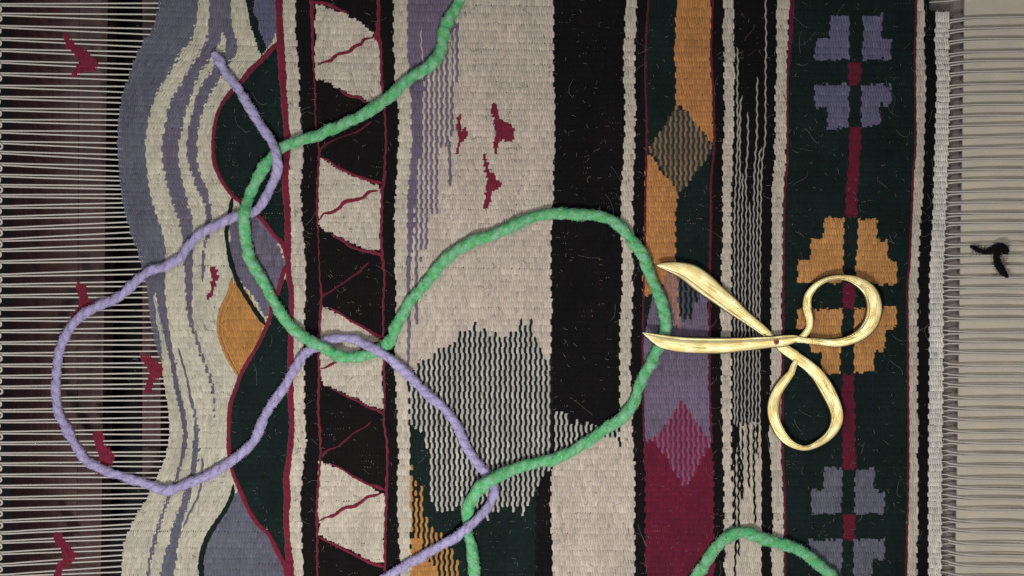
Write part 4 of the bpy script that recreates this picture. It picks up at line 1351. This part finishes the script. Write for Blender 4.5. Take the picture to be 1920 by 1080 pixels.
rz = float(zplane(1452)) + 5.0
rv = lathe("rivet", 1452.5, 640.5, rz - 2, [(5.2, -2), (5.4, 1.0), (4.6, 2.4), (3.0, 2.9), (2.6, 2.5), (0.02, 2.3)], RIVET, sciss)
lathe("rivet_slot", 1452.8, 641, rz + 0.5, [(2.6, -0.6), (2.5, 0.2), (1.4, 0.5), (0.02, 0.5)], RIVET2, rv)

# ------------------------------------------------------------------ loom and boards


def at_depth(x, z):
    return 960 + (x - 960) * (H - z) / H


def slab(name, prof_fn, xl_fn, xr_fn, thick, mat, parent=None, nx=24, ny=40, y0=-140, y1=1220, **k):
    ys = np.linspace(y0, y1, ny)
    V = []
    for top in (1, 0):
        for y in ys:
            a, b_ = xl_fn(y), xr_fn(y)
            for t in np.linspace(0, 1, nx):
                x = a + (b_ - a) * t
                V.append((x, y, prof_fn(x, y) - (0 if top else thick)))
    V = np.array(V)
    idx = np.arange(2 * nx * ny).reshape(2, ny, nx)
    F = []
    A_ = idx[0]
    B_ = idx[1]
    F.append(np.stack([A_[:-1, :-1], A_[:-1, 1:], A_[1:, 1:], A_[1:, :-1]], -1).reshape(-1, 4)[:, ::1])
    F.append(np.stack([B_[:-1, :-1], B_[1:, :-1], B_[1:, 1:], B_[:-1, 1:]], -1).reshape(-1, 4))
    F.append(np.stack([A_[:-1, 0], A_[1:, 0], B_[1:, 0], B_[:-1, 0]], -1))
    F.append(np.stack([A_[:-1, -1], B_[:-1, -1], B_[1:, -1], A_[1:, -1]], -1))
    F.append(np.stack([A_[0, :-1], B_[0, :-1], B_[0, 1:], A_[0, 1:]], -1))
    F.append(np.stack([A_[-1, :-1], A_[-1, 1:], B_[-1, 1:], B_[-1, :-1]], -1))
    o = mesh_np(name, V, np.vstack(F), mat, None, smooth=False)
    return link(o, parent, **k)


loom = empty("loom", label="dark wooden loom frame seen between the bare warp threads", cat="loom")
slab("wide_beam", lambda x, y: -90 - max(0, 110 - x) ** 2 * 0.006, lambda y: -220, lambda y: at_depth(146 + (540 - y) * 0.004, -90), 60, WOOD, loom, nx=40)
slab("middle_beam", lambda x, y: -84 - 0.3 * max(0, 4 - (at_depth(194, -84) - x)), lambda y: at_depth(147 + (540 - y) * 0.004, -84), lambda y: at_depth(195 + (540 - y) * 0.011, -84), 66, WOOD, loom)
slab("narrow_bar", lambda x, y: -100, lambda y: at_depth(267, -100), lambda y: at_depth(301, -100), 50, WOOD2, loom, nx=6)
slab("card_strip", lambda x, y: -21, lambda y: 1748, lambda y: 1826, 3, STRIP, loom, nx=6, y0=-90)
# metal rod end at the top right
th = np.linspace(0, 2 * np.pi, 16, endpoint=False)
rp = np.array([(1788, y, -8.0) for y in (-120, -60, -30, -14, -2, 3)])
V, F, A = tube(rp, [4.5, 4.5, 4.5, 4.5, 4.2, 3.0], [4.5, 4.5, 4.5, 4.5, 4.2, 3.0], 16)
link(mesh_np("metal_rod", V, F, STEEL), loom, label="end of a steel rod at the top right")
slab("end_bar", lambda x, y: -14, lambda y: 1700, lambda y: 1776, 8, DARK, loom, nx=4, ny=6, y0=-140, y1=-12)

board = slab("board", lambda x, y: -2.6 - (3.0 + 5.5 * min(1.1, max(0, y / 1080.0))) * math.sin(math.pi * min(1, max(0, (x - 1795) / 175.0))) ** 0.9 + 0.5 * math.sin(y * 0.01 + x * 0.02),
             lambda y: float(fx(BOARD_L, y)), lambda y: 2030, 5, BOARD, None, nx=40, ny=60, y0=-120,
             label="beige board under the threads along the right edge", cat="board")

g = slab("ground", lambda x, y: -560, lambda y: -2400, lambda y: 4400, 10, DARK, None, nx=3, ny=3, y0=-2200, y1=3300)
g["kind"] = "structure"
